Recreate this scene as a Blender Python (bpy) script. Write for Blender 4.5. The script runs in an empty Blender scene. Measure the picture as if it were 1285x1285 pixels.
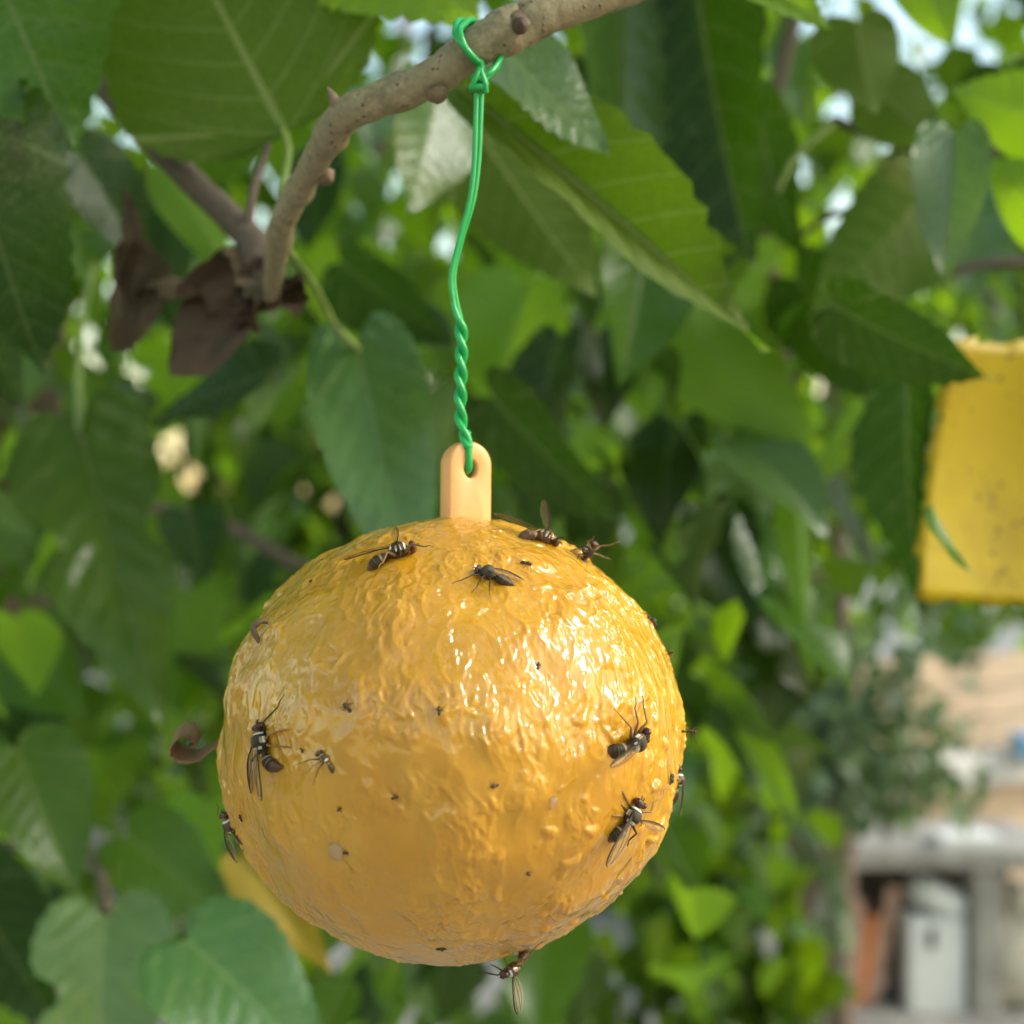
import bpy, bmesh, math, random
import numpy as np
from mathutils import Vector, Matrix, Quaternion

R = math.radians
scene = bpy.context.scene
COL = scene.collection
random.seed(7)
rng = np.random.default_rng(7)

# ------------------------------------------------------------------ camera
CAMZ = 1.7
FOV = R(45.0)
TANH = math.tan(FOV / 2)
cam_d = bpy.data.cameras.new("camera")
cam_d.sensor_width = 36.0
cam_d.lens = 18.0 / TANH
cam_d.clip_start = 0.01
cam_d.clip_end = 2000.0
cam_d.dof.use_dof = True
cam_d.dof.focus_distance = 0.218
cam_d.dof.aperture_fstop = 11.6
cam_d.dof.aperture_blades = 0
cam = bpy.data.objects.new("camera", cam_d)
cam.location = (0, 0, CAMZ)
cam.rotation_euler = (R(90), 0, 0)
COL.objects.link(cam)
scene.camera = cam

# ------------------------------------------------------------------ sky + sun
SUN_EL, SUN_AZ = R(33), R(94)          # azimuth: clockwise from the view direction (+Y) towards +X
world = bpy.data.worlds.new("World")
scene.world = world
world.use_nodes = True
wn = world.node_tree
wn.nodes.clear()
sky = wn.nodes.new("ShaderNodeTexSky")
sky.sky_type = 'NISHITA'
sky.sun_disc = False
sky.sun_elevation = SUN_EL
sky.sun_rotation = SUN_AZ
sky.air_density = 1.9
sky.dust_density = 1.5
sky.ozone_density = 1.0
bg = wn.nodes.new("ShaderNodeBackground")
bg.inputs[1].default_value = 0.15
wo = wn.nodes.new("ShaderNodeOutputWorld")
wn.links.new(sky.outputs[0], bg.inputs[0])
wn.links.new(bg.outputs[0], wo.inputs[0])

sd = bpy.data.lights.new("sun", 'SUN')
sd.energy = 1.35
sd.angle = R(20)
sd.color = (1.0, 0.97, 0.92)
sun = bpy.data.objects.new("sun", sd)
to_sun = Vector((math.sin(SUN_AZ) * math.cos(SUN_EL), math.cos(SUN_AZ) * math.cos(SUN_EL), math.sin(SUN_EL)))
sun.rotation_euler = to_sun.to_track_quat('Z', 'Y').to_euler()
sun.location = (3, 2, 6)
COL.objects.link(sun)

vs = scene.view_settings
vs.view_transform = 'Standard'
vs.look = 'None'
vs.exposure = 1.2
vs.gamma = 1.0
vs.use_curve_mapping = False
scene.render.engine = 'CYCLES'
scene.cycles.use_denoising = True
scene.cycles.max_bounces = 5
scene.cycles.diffuse_bounces = 3
scene.cycles.glossy_bounces = 2
scene.cycles.transmission_bounces = 4
scene.cycles.use_adaptive_sampling = True
scene.cycles.adaptive_threshold = 0.03
scene.cycles.transparent_max_bounces = 12
scene.cycles.sample_clamp_indirect = 6.0

# ------------------------------------------------------------------ helpers
KPX = 2 * TANH / 1285.0


def P(px, py, d):
    """Point at distance d in front of the camera seen at photograph position px, py."""
    return Vector(((px - 642.5) * KPX * d, d, CAMZ - (py - 642.5) * KPX * d))


def tag(o, label=None, cat=None, group=None, kind=None):
    if label: o["label"] = label
    if cat: o["category"] = cat
    if group: o["group"] = group
    if kind: o["kind"] = kind
    return o


def link(name, me, mats=None, parent=None, M=None):
    o = bpy.data.objects.new(name, me)
    COL.objects.link(o)
    if mats is not None and me is not None and not me.materials:
        for m in (mats if isinstance(mats, (list, tuple)) else [mats]):
            me.materials.append(m)
    if parent: o.parent = parent
    if M is not None: o.matrix_local = M
    return o


def empty(name, loc):
    o = bpy.data.objects.new(name, None)
    o.empty_display_size = 0.01
    COL.objects.link(o)
    o.location = loc
    return o


def mesh_np(name, V, F, smooth=True, uv=None, midx=None):
    me = bpy.data.meshes.new(name)
    me.from_pydata([tuple(v) for v in V], [], [tuple(f) for f in F])
    if smooth:
        me.polygons.foreach_set("use_smooth", [True] * len(me.polygons))
    if midx is not None:
        me.polygons.foreach_set("material_index", midx)
    if uv is not None:
        l = me.uv_layers.new(name="UVMap")
        idx = np.empty(len(me.loops), dtype=np.int32)
        me.loops.foreach_get("vertex_index", idx)
        l.data.foreach_set("uv", np.asarray(uv, dtype=np.float32)[idx].ravel())
    me.update()
    return me


def catmull(pts, n):
    """Sample n points along a Catmull-Rom curve through pts (any dimension)."""
    p = np.asarray(pts, float)
    p = np.vstack([2 * p[0] - p[1], p, 2 * p[-1] - p[-2]])
    k = len(p) - 3
    t = np.linspace(0, k - 1e-9, n)
    i = np.floor(t).astype(int)
    f = (t - i)[:, None]
    a, b, c, d = p[i], p[i + 1], p[i + 2], p[i + 3]
    return 0.5 * ((2 * b) + (c - a) * f + (2 * a - 5 * b + 4 * c - d) * f ** 2 + (3 * b - a - 3 * c + d) * f ** 3)


def tube(path, rad, ns=8, cap=True, noise=0.0, seed=0):
    """Vertices and faces of a tube along path (n x 3) with radii rad (n)."""
    path = np.asarray(path, float)
    n = len(path)
    rad = np.broadcast_to(np.asarray(rad, float), (n,)) if np.ndim(rad) < 1 or len(np.atleast_1d(rad)) == n else rad
    tan = np.gradient(path, axis=0)
    tan /= np.linalg.norm(tan, axis=1)[:, None] + 1e-12
    ref = np.array([0, 0, 1.0]) if abs(tan[0][2]) < 0.9 else np.array([1.0, 0, 0])
    u = np.cross(tan[0], ref); u /= np.linalg.norm(u)
    V = []
    rr = np.random.default_rng(seed)
    for i in range(n):
        u = u - tan[i] * np.dot(u, tan[i]); u /= np.linalg.norm(u) + 1e-12
        w = np.cross(tan[i], u)
        for j in range(ns):
            a = 2 * math.pi * j / ns
            r = rad[i] * (1 + noise * (rr.random() - 0.5))
            V.append(path[i] + r * (math.cos(a) * u + math.sin(a) * w))
    F = []
    for i in range(n - 1):
        for j in range(ns):
            k = (j + 1) % ns
            F.append((i * ns + j, i * ns + k, (i + 1) * ns + k, (i + 1) * ns + j))
    if cap:
        F.append(tuple(range(ns - 1, -1, -1)))
        F.append(tuple((n - 1) * ns + j for j in range(ns)))
    return V, F


def join(parts):
    V, F = [], []
    for v, f in parts:
        o = len(V)
        V.extend(list(v))
        F.extend([tuple(i + o for i in q) for q in f])
    return V, F


# vectorised gradient noise -------------------------------------------------
_perm = np.random.default_rng(3).permutation(256).astype(np.int64)
_perm = np.concatenate([_perm, _perm, _perm])
_g = np.random.default_rng(4).normal(size=(256, 3))
_g /= np.linalg.norm(_g, axis=1)[:, None]


def pnoise(p):
    p = np.asarray(p, float)
    i = np.floor(p).astype(np.int64)
    f = p - i
    i &= 255
    u = f * f * f * (f * (f * 6 - 15) + 10)
    res = 0
    for dx in (0, 1):
        for dy in (0, 1):
            for dz in (0, 1):
                h = _perm[_perm[_perm[(i[:, 0] + dx) & 255] + ((i[:, 1] + dy) & 255)] + ((i[:, 2] + dz) & 255)]
                g = _g[h]
                dot = g[:, 0] * (f[:, 0] - dx) + g[:, 1] * (f[:, 1] - dy) + g[:, 2] * (f[:, 2] - dz)
                wgt = (u[:, 0] if dx else 1 - u[:, 0]) * (u[:, 1] if dy else 1 - u[:, 1]) * (u[:, 2] if dz else 1 - u[:, 2])
                res = res + dot * wgt
    return res * 1.6


# ------------------------------------------------------------------ materials
class NB:
    def __init__(self, name):
        self.m = bpy.data.materials.new(name)
        self.m.use_nodes = True
        self.t = self.m.node_tree
        self.t.nodes.clear()
        self.out = self.t.nodes.new("ShaderNodeOutputMaterial")

    def n(self, typ, ins=None, **kw):
        nd = self.t.nodes.new(typ)
        for k, v in kw.items():
            setattr(nd, k, v)
        for k, v in (ins or {}).items():
            s = nd.inputs[k]
            if isinstance(v, bpy.types.NodeSocket):
                self.t.links.new(v, s)
            else:
                if s.type == 'RGBA' and len(v) == 3: v = (*v, 1)
                s.default_value = v
        return nd

    def m_(self, op, a, b=0.0, c=0.0, clamp=False):
        nd = self.n("ShaderNodeMath", operation=op, use_clamp=clamp)
        for i, v in enumerate((a, b, c)):
            if isinstance(v, bpy.types.NodeSocket): self.t.links.new(v, nd.inputs[i])
            else: nd.inputs[i].default_value = v
        return nd.outputs[0]

    def mix(self, f, a, b, blend='MIX'):
        nd = self.n("ShaderNodeMix", data_type='RGBA', blend_type=blend)
        for i, v in ((0, f), (6, a), (7, b)):
            if isinstance(v, bpy.types.NodeSocket): self.t.links.new(v, nd.inputs[i])
            else: nd.inputs[i].default_value = (*v, 1) if i > 0 and len(v) == 3 else v
        return nd.outputs[2]

    def ramp(self, f, stops):
        nd = self.n("ShaderNodeValToRGB", {0: f})
        e = nd.color_ramp.elements
        while len(e) < len(stops): e.new(0.5)
        for s, (p, c) in zip(e, stops):
            s.position = p
            s.color = (c, c, c, 1) if not hasattr(c, '__len__') else (*c, 1)
        return nd.outputs[0]

    def noise(self, scale, detail=3, rough=0.5, vec=None, dist=0.0):
        nd = self.n("ShaderNodeTexNoise", {'Scale': scale, 'Detail': detail, 'Roughness': rough, 'Distortion': dist})
        if vec is not None: self.t.links.new(vec, nd.inputs['Vector'])
        return nd.outputs['Fac']

    def bump(self, h, strength=0.3, dist=0.001, normal=None):
        nd = self.n("ShaderNodeBump", {'Height': h, 'Strength': strength, 'Distance': dist})
        if normal is not None: self.t.links.new(normal, nd.inputs['Normal'])
        return nd.outputs[0]

    def surf(self, s):
        self.t.links.new(s, self.out.inputs[0])
        return self.m

    def obj(self):
        return self.n("ShaderNodeTexCoord").outputs['Object']


def simple_mat(name, col, rough=0.6, var=0.25, scale=60, bump=0.2, bdist=0.0006, spec=0.5, col2=None, sub=0.0):
    b = NB(name)
    v = b.obj()
    f = b.noise(scale, 5, 0.6, v)
    c2 = col2 or tuple(c * (1 - var) for c in col)
    c = b.mix(b.ramp(f, [(0.35, 0.0), (0.65, 1.0)]), c2, tuple(min(1, x * (1 + var * 0.5)) for x in col))
    p = b.n("ShaderNodeBsdfPrincipled", {'Base Color': c, 'Roughness': rough, 'Specular IOR Level': spec,
                                         'Normal': b.bump(b.noise(scale * 3, 4, 0.6, v), bump, bdist)})
    if sub: p.inputs['Subsurface Weight'].default_value = sub; p.inputs['Subsurface Scale'].default_value = 0.002
    return b.surf(p.outputs[0])


def leaf_mat(name, top, under, trans, spread=0.35, rough=0.36, tfac=0.4, vein_col=(0.30, 0.36, 0.12), island=False, blot=None, spec=0.5):
    """Leaf blade: darker glossy top, paler under side, light passes through; veins follow the leaf's own coordinates."""
    b = NB(name)
    uv = b.n("ShaderNodeUVMap").outputs[0]
    sx = b.n("ShaderNodeSeparateXYZ", {0: uv})
    x, y = sx.outputs[0], sx.outputs[1]
    a = b.m_('ABSOLUTE', x)
    q = b.m_('SUBTRACT', y, b.m_('MULTIPLY', a, b.m_('ADD', 0.45, b.m_('MULTIPLY', a, 0.8))))
    fq = b.m_('ABSOLUTE', b.m_('SUBTRACT', b.m_('FRACT', b.m_('DIVIDE', q, 0.125)), 0.5))
    dl = b.m_('MULTIPLY', b.m_('SUBTRACT', 0.5, fq), 0.125)                    # distance to a lateral vein
    wl = b.m_('SUBTRACT', 0.008, b.m_('MULTIPLY', a, 0.011))
    lat = b.m_('SUBTRACT', 1.0, b.m_('DIVIDE', dl, b.m_('MAXIMUM', wl, 0.002)), clamp=True)
    lat = b.m_('MULTIPLY', lat, b.m_('GREATER_THAN', q, -0.06))
    mid = b.m_('SUBTRACT', 1.0, b.m_('DIVIDE', a, b.m_('SUBTRACT', 0.017, b.m_('MULTIPLY', y, 0.013))), clamp=True)
    ang = b.m_('ARCTAN2', y, a)
    fa = b.m_('ABSOLUTE', b.m_('SUBTRACT', b.m_('FRACT', b.m_('ADD', b.m_('DIVIDE', ang, 0.62), 0.25)), 0.5))
    bas = b.m_('SUBTRACT', 1.0, b.m_('MULTIPLY', b.m_('SUBTRACT', 0.5, fa), 16.0), clamp=True)
    bas = b.m_('MULTIPLY', bas, b.m_('LESS_THAN', q, -0.02))
    vein = b.m_('MAXIMUM', mid, b.m_('MAXIMUM', b.m_('MULTIPLY', lat, 0.34), b.m_('MULTIPLY', bas, 0.6)))
    vein = b.ramp(vein, [(0.0, 0.0), (0.5, 1.0)])
    rnd = b.n("ShaderNodeNewGeometry").outputs['Random Per Island'] if island else b.n("ShaderNodeObjectInfo").outputs['Random']
    mot = b.noise(6.0, 2, 0.6, uv)
    hs = b.n("ShaderNodeHueSaturation", {'Hue': b.m_('ADD', 0.5, b.m_('MULTIPLY', b.m_('SUBTRACT', rnd, 0.5), 0.05)),
                                         'Value': b.m_('ADD', 1.0 - spread * 0.5, b.m_('MULTIPLY', b.m_('FRACT', b.m_('MULTIPLY', rnd, 17.3)), spread)),
                                         'Color': b.mix(mot, tuple(c * 0.72 for c in top), tuple(c * 1.25 for c in top))})
    tcol = b.mix(b.m_('MULTIPLY', vein, 0.30), hs.outputs[0], vein_col)
    ucol = b.mix(b.m_('MULTIPLY', vein, 0.55), b.mix(mot, tuple(c * 0.85 for c in under), tuple(c * 1.15 for c in under)), vein_col)
    if blot:
        bl = b.ramp(b.noise(3.2, 3, 0.6, uv), [(0.55, 0.0), (0.68, 1.0)])
        tcol = b.mix(bl, tcol, blot); ucol = b.mix(bl, ucol, blot)
    if not island:
        net = b.n("ShaderNodeTexVoronoi", {'Vector': uv, 'Scale': 38.0}, feature='DISTANCE_TO_EDGE').outputs[0]
        nm = b.m_('MULTIPLY', b.ramp(net, [(0.0, 1.0), (0.10, 0.0)]), 0.16)
        tcol = b.mix(nm, tcol, vein_col); ucol = b.mix(nm, ucol, vein_col)
        vec = b.n("ShaderNodeVectorMath", {0: uv, 1: b.n("ShaderNodeCombineXYZ", {0: b.m_('MULTIPLY', rnd, 40.0), 1: rnd, 2: 0.0}).outputs[0]}, operation='ADD').outputs[0]
        bsp = b.m_('MULTIPLY', b.ramp(b.noise(17.0, 2, 0.6, vec), [(0.68, 0.0), (0.73, 1.0)]), 0.7)
        tcol = b.mix(bsp, tcol, (0.10, 0.075, 0.02)); ucol = b.mix(bsp, ucol, (0.12, 0.09, 0.03))
    back = b.n("ShaderNodeNewGeometry").outputs['Backfacing']
    col = b.mix(back, tcol, ucol)
    nrm = b.n("ShaderNodeNewGeometry").outputs['Normal'] if island else b.bump(b.noise(26.0, 1, 0.5, uv), 0.3, 0.0012)
    rg = b.m_('ADD', b.m_('MULTIPLY', back, 0.28), b.m_('ADD', rough - 0.06, b.m_('MULTIPLY', mot, 0.14)))
    p = b.n("ShaderNodeBsdfPrincipled", {'Base Color': col, 'Roughness': rg, 'Normal': nrm, 'Specular IOR Level': spec})
    thv = b.n("ShaderNodeHueSaturation", {'Value': b.m_('ADD', 1.0 - spread * 0.5, b.m_('MULTIPLY', rnd, spread)), 'Color': trans})
    tv = b.mix(b.m_('MULTIPLY', vein, 0.45), thv.outputs[0], tuple(c * 0.6 for c in vein_col))
    t = b.n("ShaderNodeBsdfTranslucent", {'Color': tv, 'Normal': nrm})
    ms = b.n("ShaderNodeMixShader", {0: tfac, 1: p.outputs[0], 2: t.outputs[0]})
    return b.surf(ms.outputs[0])


M = {}
M['leaf'] = leaf_mat('leaf_green', (0.030, 0.080, 0.006), (0.07, 0.13, 0.02), (0.22, 0.42, 0.004), tfac=0.42, spec=0.3, rough=0.25, spread=0.7)
M['leaf_i'] = leaf_mat('leaf_green_mass', (0.030, 0.078, 0.008), (0.07, 0.13, 0.014), (0.28, 0.48, 0.006), tfac=0.45, island=True, spread=1.1, spec=0.35, rough=0.25)
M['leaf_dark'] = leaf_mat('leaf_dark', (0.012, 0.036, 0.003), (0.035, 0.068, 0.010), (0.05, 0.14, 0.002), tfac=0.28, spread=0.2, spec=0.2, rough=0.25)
M['leaf_thin'] = leaf_mat('leaf_olive', (0.05, 0.11, 0.008), (0.075, 0.12, 0.010), (0.16, 0.31, 0.003), tfac=0.45, spread=0.15, vein_col=(0.40, 0.46, 0.16), spec=.3)
M['leaf_young'] = leaf_mat('leaf_young', (0.10, 0.22, 0.012), (0.13, 0.24, 0.02), (0.42, 0.70, 0.008), tfac=0.5, spread=0.2)
M['leaf_pale'] = leaf_mat('leaf_pale', (0.062, 0.135, 0.03), (0.11, 0.185, 0.05), (0.18, 0.36, 0.03), tfac=0.3, spread=0.2, rough=0.28, spec=0.65)
M['leaf_grey_i'] = leaf_mat('leaf_greygreen_mass', (0.12, 0.19, 0.10), (0.17, 0.23, 0.14), (0.2, 0.32, 0.08), tfac=0.3, island=True, spread=0.6)
M['leaf_yellow'] = leaf_mat('leaf_yellow', (0.34, 0.25, 0.008), (0.36, 0.28, 0.02), (0.5, 0.36, 0.006), tfac=0.35, vein_col=(0.5, 0.45, 0.1), blot=(0.18, 0.13, 0.02))
M['leaf_dry'] = leaf_mat('leaf_dry', (0.075, 0.050, 0.022), (0.14, 0.098, 0.048), (0.09, 0.055, 0.02), tfac=0.2, rough=0.7, vein_col=(0.13, 0.09, 0.05), blot=(0.03, 0.019, 0.010))
M['leaf_tan'] = leaf_mat('leaf_tan', (0.36, 0.23, 0.09), (0.46, 0.33, 0.16), (0.3, 0.17, 0.05), tfac=0.25, rough=0.55, vein_col=(0.3, 0.2, 0.1), blot=(0.12, 0.065, 0.025))
M['petiole'] = simple_mat('petiole', (0.20, 0.27, 0.06), 0.5, 0.3, 120)


def bark_mat(name, col, col2, lent, s=1.0):
    b = NB(name)
    v = b.obj()
    f = b.noise(420 * s, 5, 0.65, v)
    c = b.mix(b.ramp(f, [(0.35, 0.0), (0.65, 1.0)]), col2, col)
    c = b.mix(b.ramp(b.noise(90 * s, 3, 0.5, v), [(0.45, 0.0), (0.7, 0.8)]), c, tuple(k * 0.75 for k in col))
    sp = b.ramp(b.n("ShaderNodeTexVoronoi", {'Vector': v, 'Scale': 620.0 * s}).outputs[0], [(0.12, 1.0), (0.3, 0.0)])
    sp = b.m_('MULTIPLY', sp, b.ramp(b.noise(260 * s, 2, 0.5, v), [(0.48, 0.0), (0.56, 1.0)]))
    c = b.mix(sp, c, lent)
    h = b.m_('ADD', b.noise(700 * s, 5, 0.7, v), b.m_('MULTIPLY', sp, 0.8))
    p = b.n("ShaderNodeBsdfPrincipled", {'Base Color': c, 'Roughness': 0.62, 'Normal': b.bump(h, 0.8, 0.0004 / s)})
    return b.surf(p.outputs[0])


M['bark'] = bark_mat('twig_bark', (0.30, 0.24, 0.125), (0.15, 0.125, 0.06), (0.09, 0.055, 0.03))
M['bark_brown'] = bark_mat('brown_bark', (0.15, 0.10, 0.065), (0.09, 0.06, 0.04), (0.05, 0.03, 0.02))
M['bark_red'] = bark_mat('trunk_bark', (0.19, 0.12, 0.085), (0.11, 0.075, 0.055), (0.06, 0.035, 0.025), s=0.05)
M['bud'] = simple_mat('bud_brown', (0.16, 0.105, 0.05), 0.6, 0.5, 400, 0.4)


def ball_mat():
    b = NB('sticky_glue_ball')
    v = b.obj()
    low = b.noise(28, 2, 0.5, v)
    mp = b.n("ShaderNodeMapping", {'Vector': v, 'Scale': (1, 1, 0.45)}).outputs[0]
    strk = b.noise(130, 3, 0.6, mp)
    c = b.mix(b.ramp(low, [(0.3, 0.0), (0.7, 1.0)]), (0.49, 0.218, 0.003), (0.59, 0.295, 0.008))
    c = b.mix(b.ramp(strk, [(0.52, 0.0), (0.74, 0.4)]), c, (0.64, 0.36, 0.04))
    sz = b.n("ShaderNodeSeparateXYZ", {0: v}).outputs[2]
    peach_bounce = b.m_('MULTIPLY', b.ramp(b.m_('ADD', b.m_('MULTIPLY', sz, -14.0), b.m_('MULTIPLY', low, 0.5)), [(0.58, 0.0), (0.95, 1.0)]), 0.55)  # matte peach underside, its colour also lightened in place of ground bounce
    c = b.mix(peach_bounce, c, (0.68, 0.46, 0.19))
    sxv = b.n("ShaderNodeSeparateXYZ", {0: v}).outputs[0]
    crk = b.ramp(b.m_('ADD', b.m_('ADD', b.m_('MULTIPLY', sxv, 11.0), b.m_('MULTIPLY', sz, 9.0)), b.m_('MULTIPLY', low, 0.5)), [(0.35, 0.0), (0.6, 1.0)])
    n1 = b.ramp(b.noise(150, 3, 0.6, mp), [(0.46, 0.0), (0.56, 1.0)])
    n3 = b.ramp(b.noise(300, 2, 0.55, mp), [(0.42, 0.0), (0.58, 1.0)])
    mask = b.ramp(b.noise(62, 2, 0.5, v), [(0.42, 0.0), (0.58, 1.0)])
    h = b.m_('ADD', b.m_('MULTIPLY', n1, mask), b.m_('MULTIPLY', n3, b.m_('ADD', b.m_('MULTIPLY', mask, 0.25), b.m_('MULTIPLY', crk, 0.6))))
    warp = b.n("ShaderNodeTexNoise", {'Vector': v, 'Scale': 70.0, 'Detail': 1.0}).outputs['Color']
    wv = b.n("ShaderNodeVectorMath", {0: mp, 1: b.n("ShaderNodeVectorMath", {0: warp, 3: 0.006}, operation='SCALE').outputs[0]}, operation='ADD').outputs[0]
    wv = b.n("ShaderNodeMapping", {'Vector': wv, 'Scale': (1, 1, 0.5)}).outputs[0]
    fold = b.noise(135, 1, 0.5, wv)
    fold = b.m_('SUBTRACT', 1.0, b.m_('ABSOLUTE', b.m_('MULTIPLY', b.m_('SUBTRACT', fold, 0.5), 7.0)), clamp=True)
    h = b.m_('ADD', h, b.m_('MULTIPLY', fold, b.m_('ADD', b.m_('MULTIPLY', mask, 0.5), b.m_('ADD', b.m_('MULTIPLY', crk, 0.35), 0.30))))
    nrm = b.bump(h, 0.8, 0.00046)
    p = b.n("ShaderNodeBsdfPrincipled", {'Base Color': c, 'Roughness': 0.5, 'Specular IOR Level': 0.2,
            'Subsurface Weight': 0.55, 'Subsurface Radius': (1.0, 0.5, 0.12), 'Subsurface Scale': 0.006,
            'Coat Weight': b.m_('SUBTRACT', 1.0, peach_bounce), 'Coat Roughness': b.m_('ADD', 0.03, b.m_('MULTIPLY', peach_bounce, 0.4)), 'Coat IOR': 1.6, 'Coat Normal': nrm})
    return b.surf(p.outputs[0])


M['ball'] = ball_mat()
M['tab'] = simple_mat('peach_plastic', (0.78, 0.40, 0.135), 0.38, 0.08, 200, 0.12, 0.0003, sub=0.3)
b = NB('glue_bead')
M['bead'] = b.surf(b.n("ShaderNodeBsdfPrincipled", {'Base Color': (0.90, 0.80, 0.55), 'Roughness': 0.06, 'Transmission Weight': 0.85, 'IOR': 1.45,
                   'Subsurface Weight': 0.3, 'Subsurface Scale': 0.002, 'Normal': b.bump(b.noise(900, 3, 0.6, b.obj()), 0.3, 0.0004)}).outputs[0])
b = NB('green_wire')
v = b.obj()
M['wire'] = b.surf(b.n("ShaderNodeBsdfPrincipled", {'Base Color': b.mix(b.noise(500, 3, 0.5, v), (0.008, 0.27, 0.050), (0.020, 0.42, 0.095)), 'Roughness': 0.3,
                   'Normal': b.bump(b.noise(1200, 3, 0.6, v), 0.15, 0.0002)}).outputs[0])

M['fly_dark'] = simple_mat('fly_dark', (0.050, 0.030, 0.013), 0.42, 0.5, 1500, 0.5, 0.0001, spec=0.3)
M['fly_brown'] = simple_mat('fly_brown', (0.10, 0.045, 0.018), 0.36, 0.5, 1500, 0.4, 0.0001)
M['fly_band'] = simple_mat('fly_band', (0.34, 0.24, 0.10), 0.4, 0.4, 1500, 0.3, 0.0001)
M['fly_pale'] = simple_mat('fly_pale', (0.72, 0.68, 0.52), 0.35, 0.2, 1500, 0.2, 0.0001)
M['fly_grey'] = simple_mat('fly_grey', (0.085, 0.066, 0.042), 0.5, 0.5, 1600, 0.5, 0.0001, spec=0.25)
M['fly_eye'] = simple_mat('fly_eye', (0.060, 0.012, 0.008), 0.18, 0.3, 2500, 0.3, 0.00005)
M['fly_leg'] = simple_mat('fly_leg', (0.26, 0.13, 0.04), 0.45, 0.5, 900, 0.2, 0.0001)
b = NB('fly_wing')
uv = b.n("ShaderNodeUVMap").outputs[0]
sx = b.n("ShaderNodeSeparateXYZ", {0: uv})
edge = b.ramp(sx.outputs[1], [(0.62, 0.0), (0.9, 1.0)])
wc = b.mix(edge, (0.45, 0.33, 0.18), (0.045, 0.025, 0.012))
pr = b.n("ShaderNodeBsdfPrincipled", {'Base Color': wc, 'Roughness': 0.22, 'Specular IOR Level': 0.8,
         'Normal': b.bump(b.noise(9, 3, 0.5, uv), 0.4, 0.0004)})
tr = b.n("ShaderNodeBsdfTransparent", {'Color': (0.93, 0.88, 0.80)})
M['wing'] = b.surf(b.n("ShaderNodeMixShader", {0: b.m_('ADD', 0.30, b.m_('MULTIPLY', edge, 0.5)), 1: tr.outputs[0], 2: pr.outputs[0]}).outputs[0])


def yellow_card_mat():
    b = NB('yellow_sticky_card')
    v = b.obj()
    c = b.mix(b.noise(14, 4, 0.6, v), (0.33, 0.225, 0.001), (0.45, 0.315, 0.002))
    s1 = b.n("ShaderNodeTexVoronoi", {'Vector': v, 'Scale': 210.0}).outputs[0]
    sp = b.m_('MULTIPLY', b.ramp(s1, [(0.16, 1.0), (0.30, 0.0)]), b.ramp(b.noise(55, 3, 0.6, v), [(0.50, 0.0), (0.60, 0.75)]))
    c = b.mix(b.ramp(b.noise(38, 4, 0.65, v), [(0.50, 0.0), (0.72, 0.5)]), c, (0.22, 0.13, 0.004))
    c = b.mix(sp, c, (0.07, 0.04, 0.008))
    p = b.n("ShaderNodeBsdfPrincipled", {'Base Color': c, 'Roughness': 0.5, 'Specular IOR Level': 0.25, 'Normal': b.bump(b.noise(120, 4, 0.6, v), 0.3, 0.0006)})
    return b.surf(p.outputs[0])


M['card'] = yellow_card_mat()

M['ground'] = simple_mat('yard_ground', (0.30, 0.28, 0.245), 0.9, 0.4, 6, 0.5, 0.01)
M['concrete'] = simple_mat('grey_concrete', (0.33, 0.31, 0.275), 0.85, 0.3, 9, 0.4, 0.004)
M['plank'] = simple_mat('tan_plank', (0.54, 0.40, 0.27), 0.75, 0.25, 7, 0.3, 0.003)
M['render'] = simple_mat('pale_render', (0.58, 0.56, 0.53), 0.85, 0.15, 5, 0.3, 0.003)
M['bluepaint'] = simple_mat('blue_plastic', (0.20, 0.42, 0.66), 0.5, 0.15, 8, 0.1)
M['white'] = simple_mat('white_metal', (0.70, 0.70, 0.68), 0.5, 0.08, 6, 0.1)
M['black'] = simple_mat('black_rubber', (0.02, 0.02, 0.022), 0.6, 0.3, 10, 0.2)
M['terracotta'] = simple_mat('brown_tile', (0.56, 0.34, 0.25), 0.8, 0.3, 12, 0.4, 0.003)
M['orange'] = simple_mat('orange_plastic', (0.70, 0.22, 0.06), 0.5, 0.2, 12, 0.2)
M['sack'] = simple_mat('beige_sack', (0.56, 0.50, 0.40), 0.9, 0.2, 14, 0.6, 0.006)
M['shade_brown'] = simple_mat('dark_wood_and_shade', (0.07, 0.05, 0.035), 0.8, 0.3, 9, 0.3, 0.003)  # dark wood; also the colour for the shade beneath the bench

# ------------------------------------------------------------------ ground
def make_ground():
    n = 60
    ax = np.sign(np.linspace(-1, 1, n)) * np.abs(np.linspace(-1, 1, n)) ** 3 * 600
    X, Y = np.meshgrid(ax, ax + 4)
    V = np.stack([X.ravel(), Y.ravel(), np.zeros(X.size)], 1)
    V[:, 2] = pnoise(np.stack([V[:, 0] * .5, V[:, 1] * .5, V[:, 2]], 1)) * 0.02
    F = [(i * n + j, i * n + j + 1, (i + 1) * n + j + 1, (i + 1) * n + j) for i in range(n - 1) for j in range(n - 1)]
    tag(link('ground', mesh_np('ground', V, F), M['ground']), 'pale grey bare yard ground below the trees', None, kind='structure')


make_ground()

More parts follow.
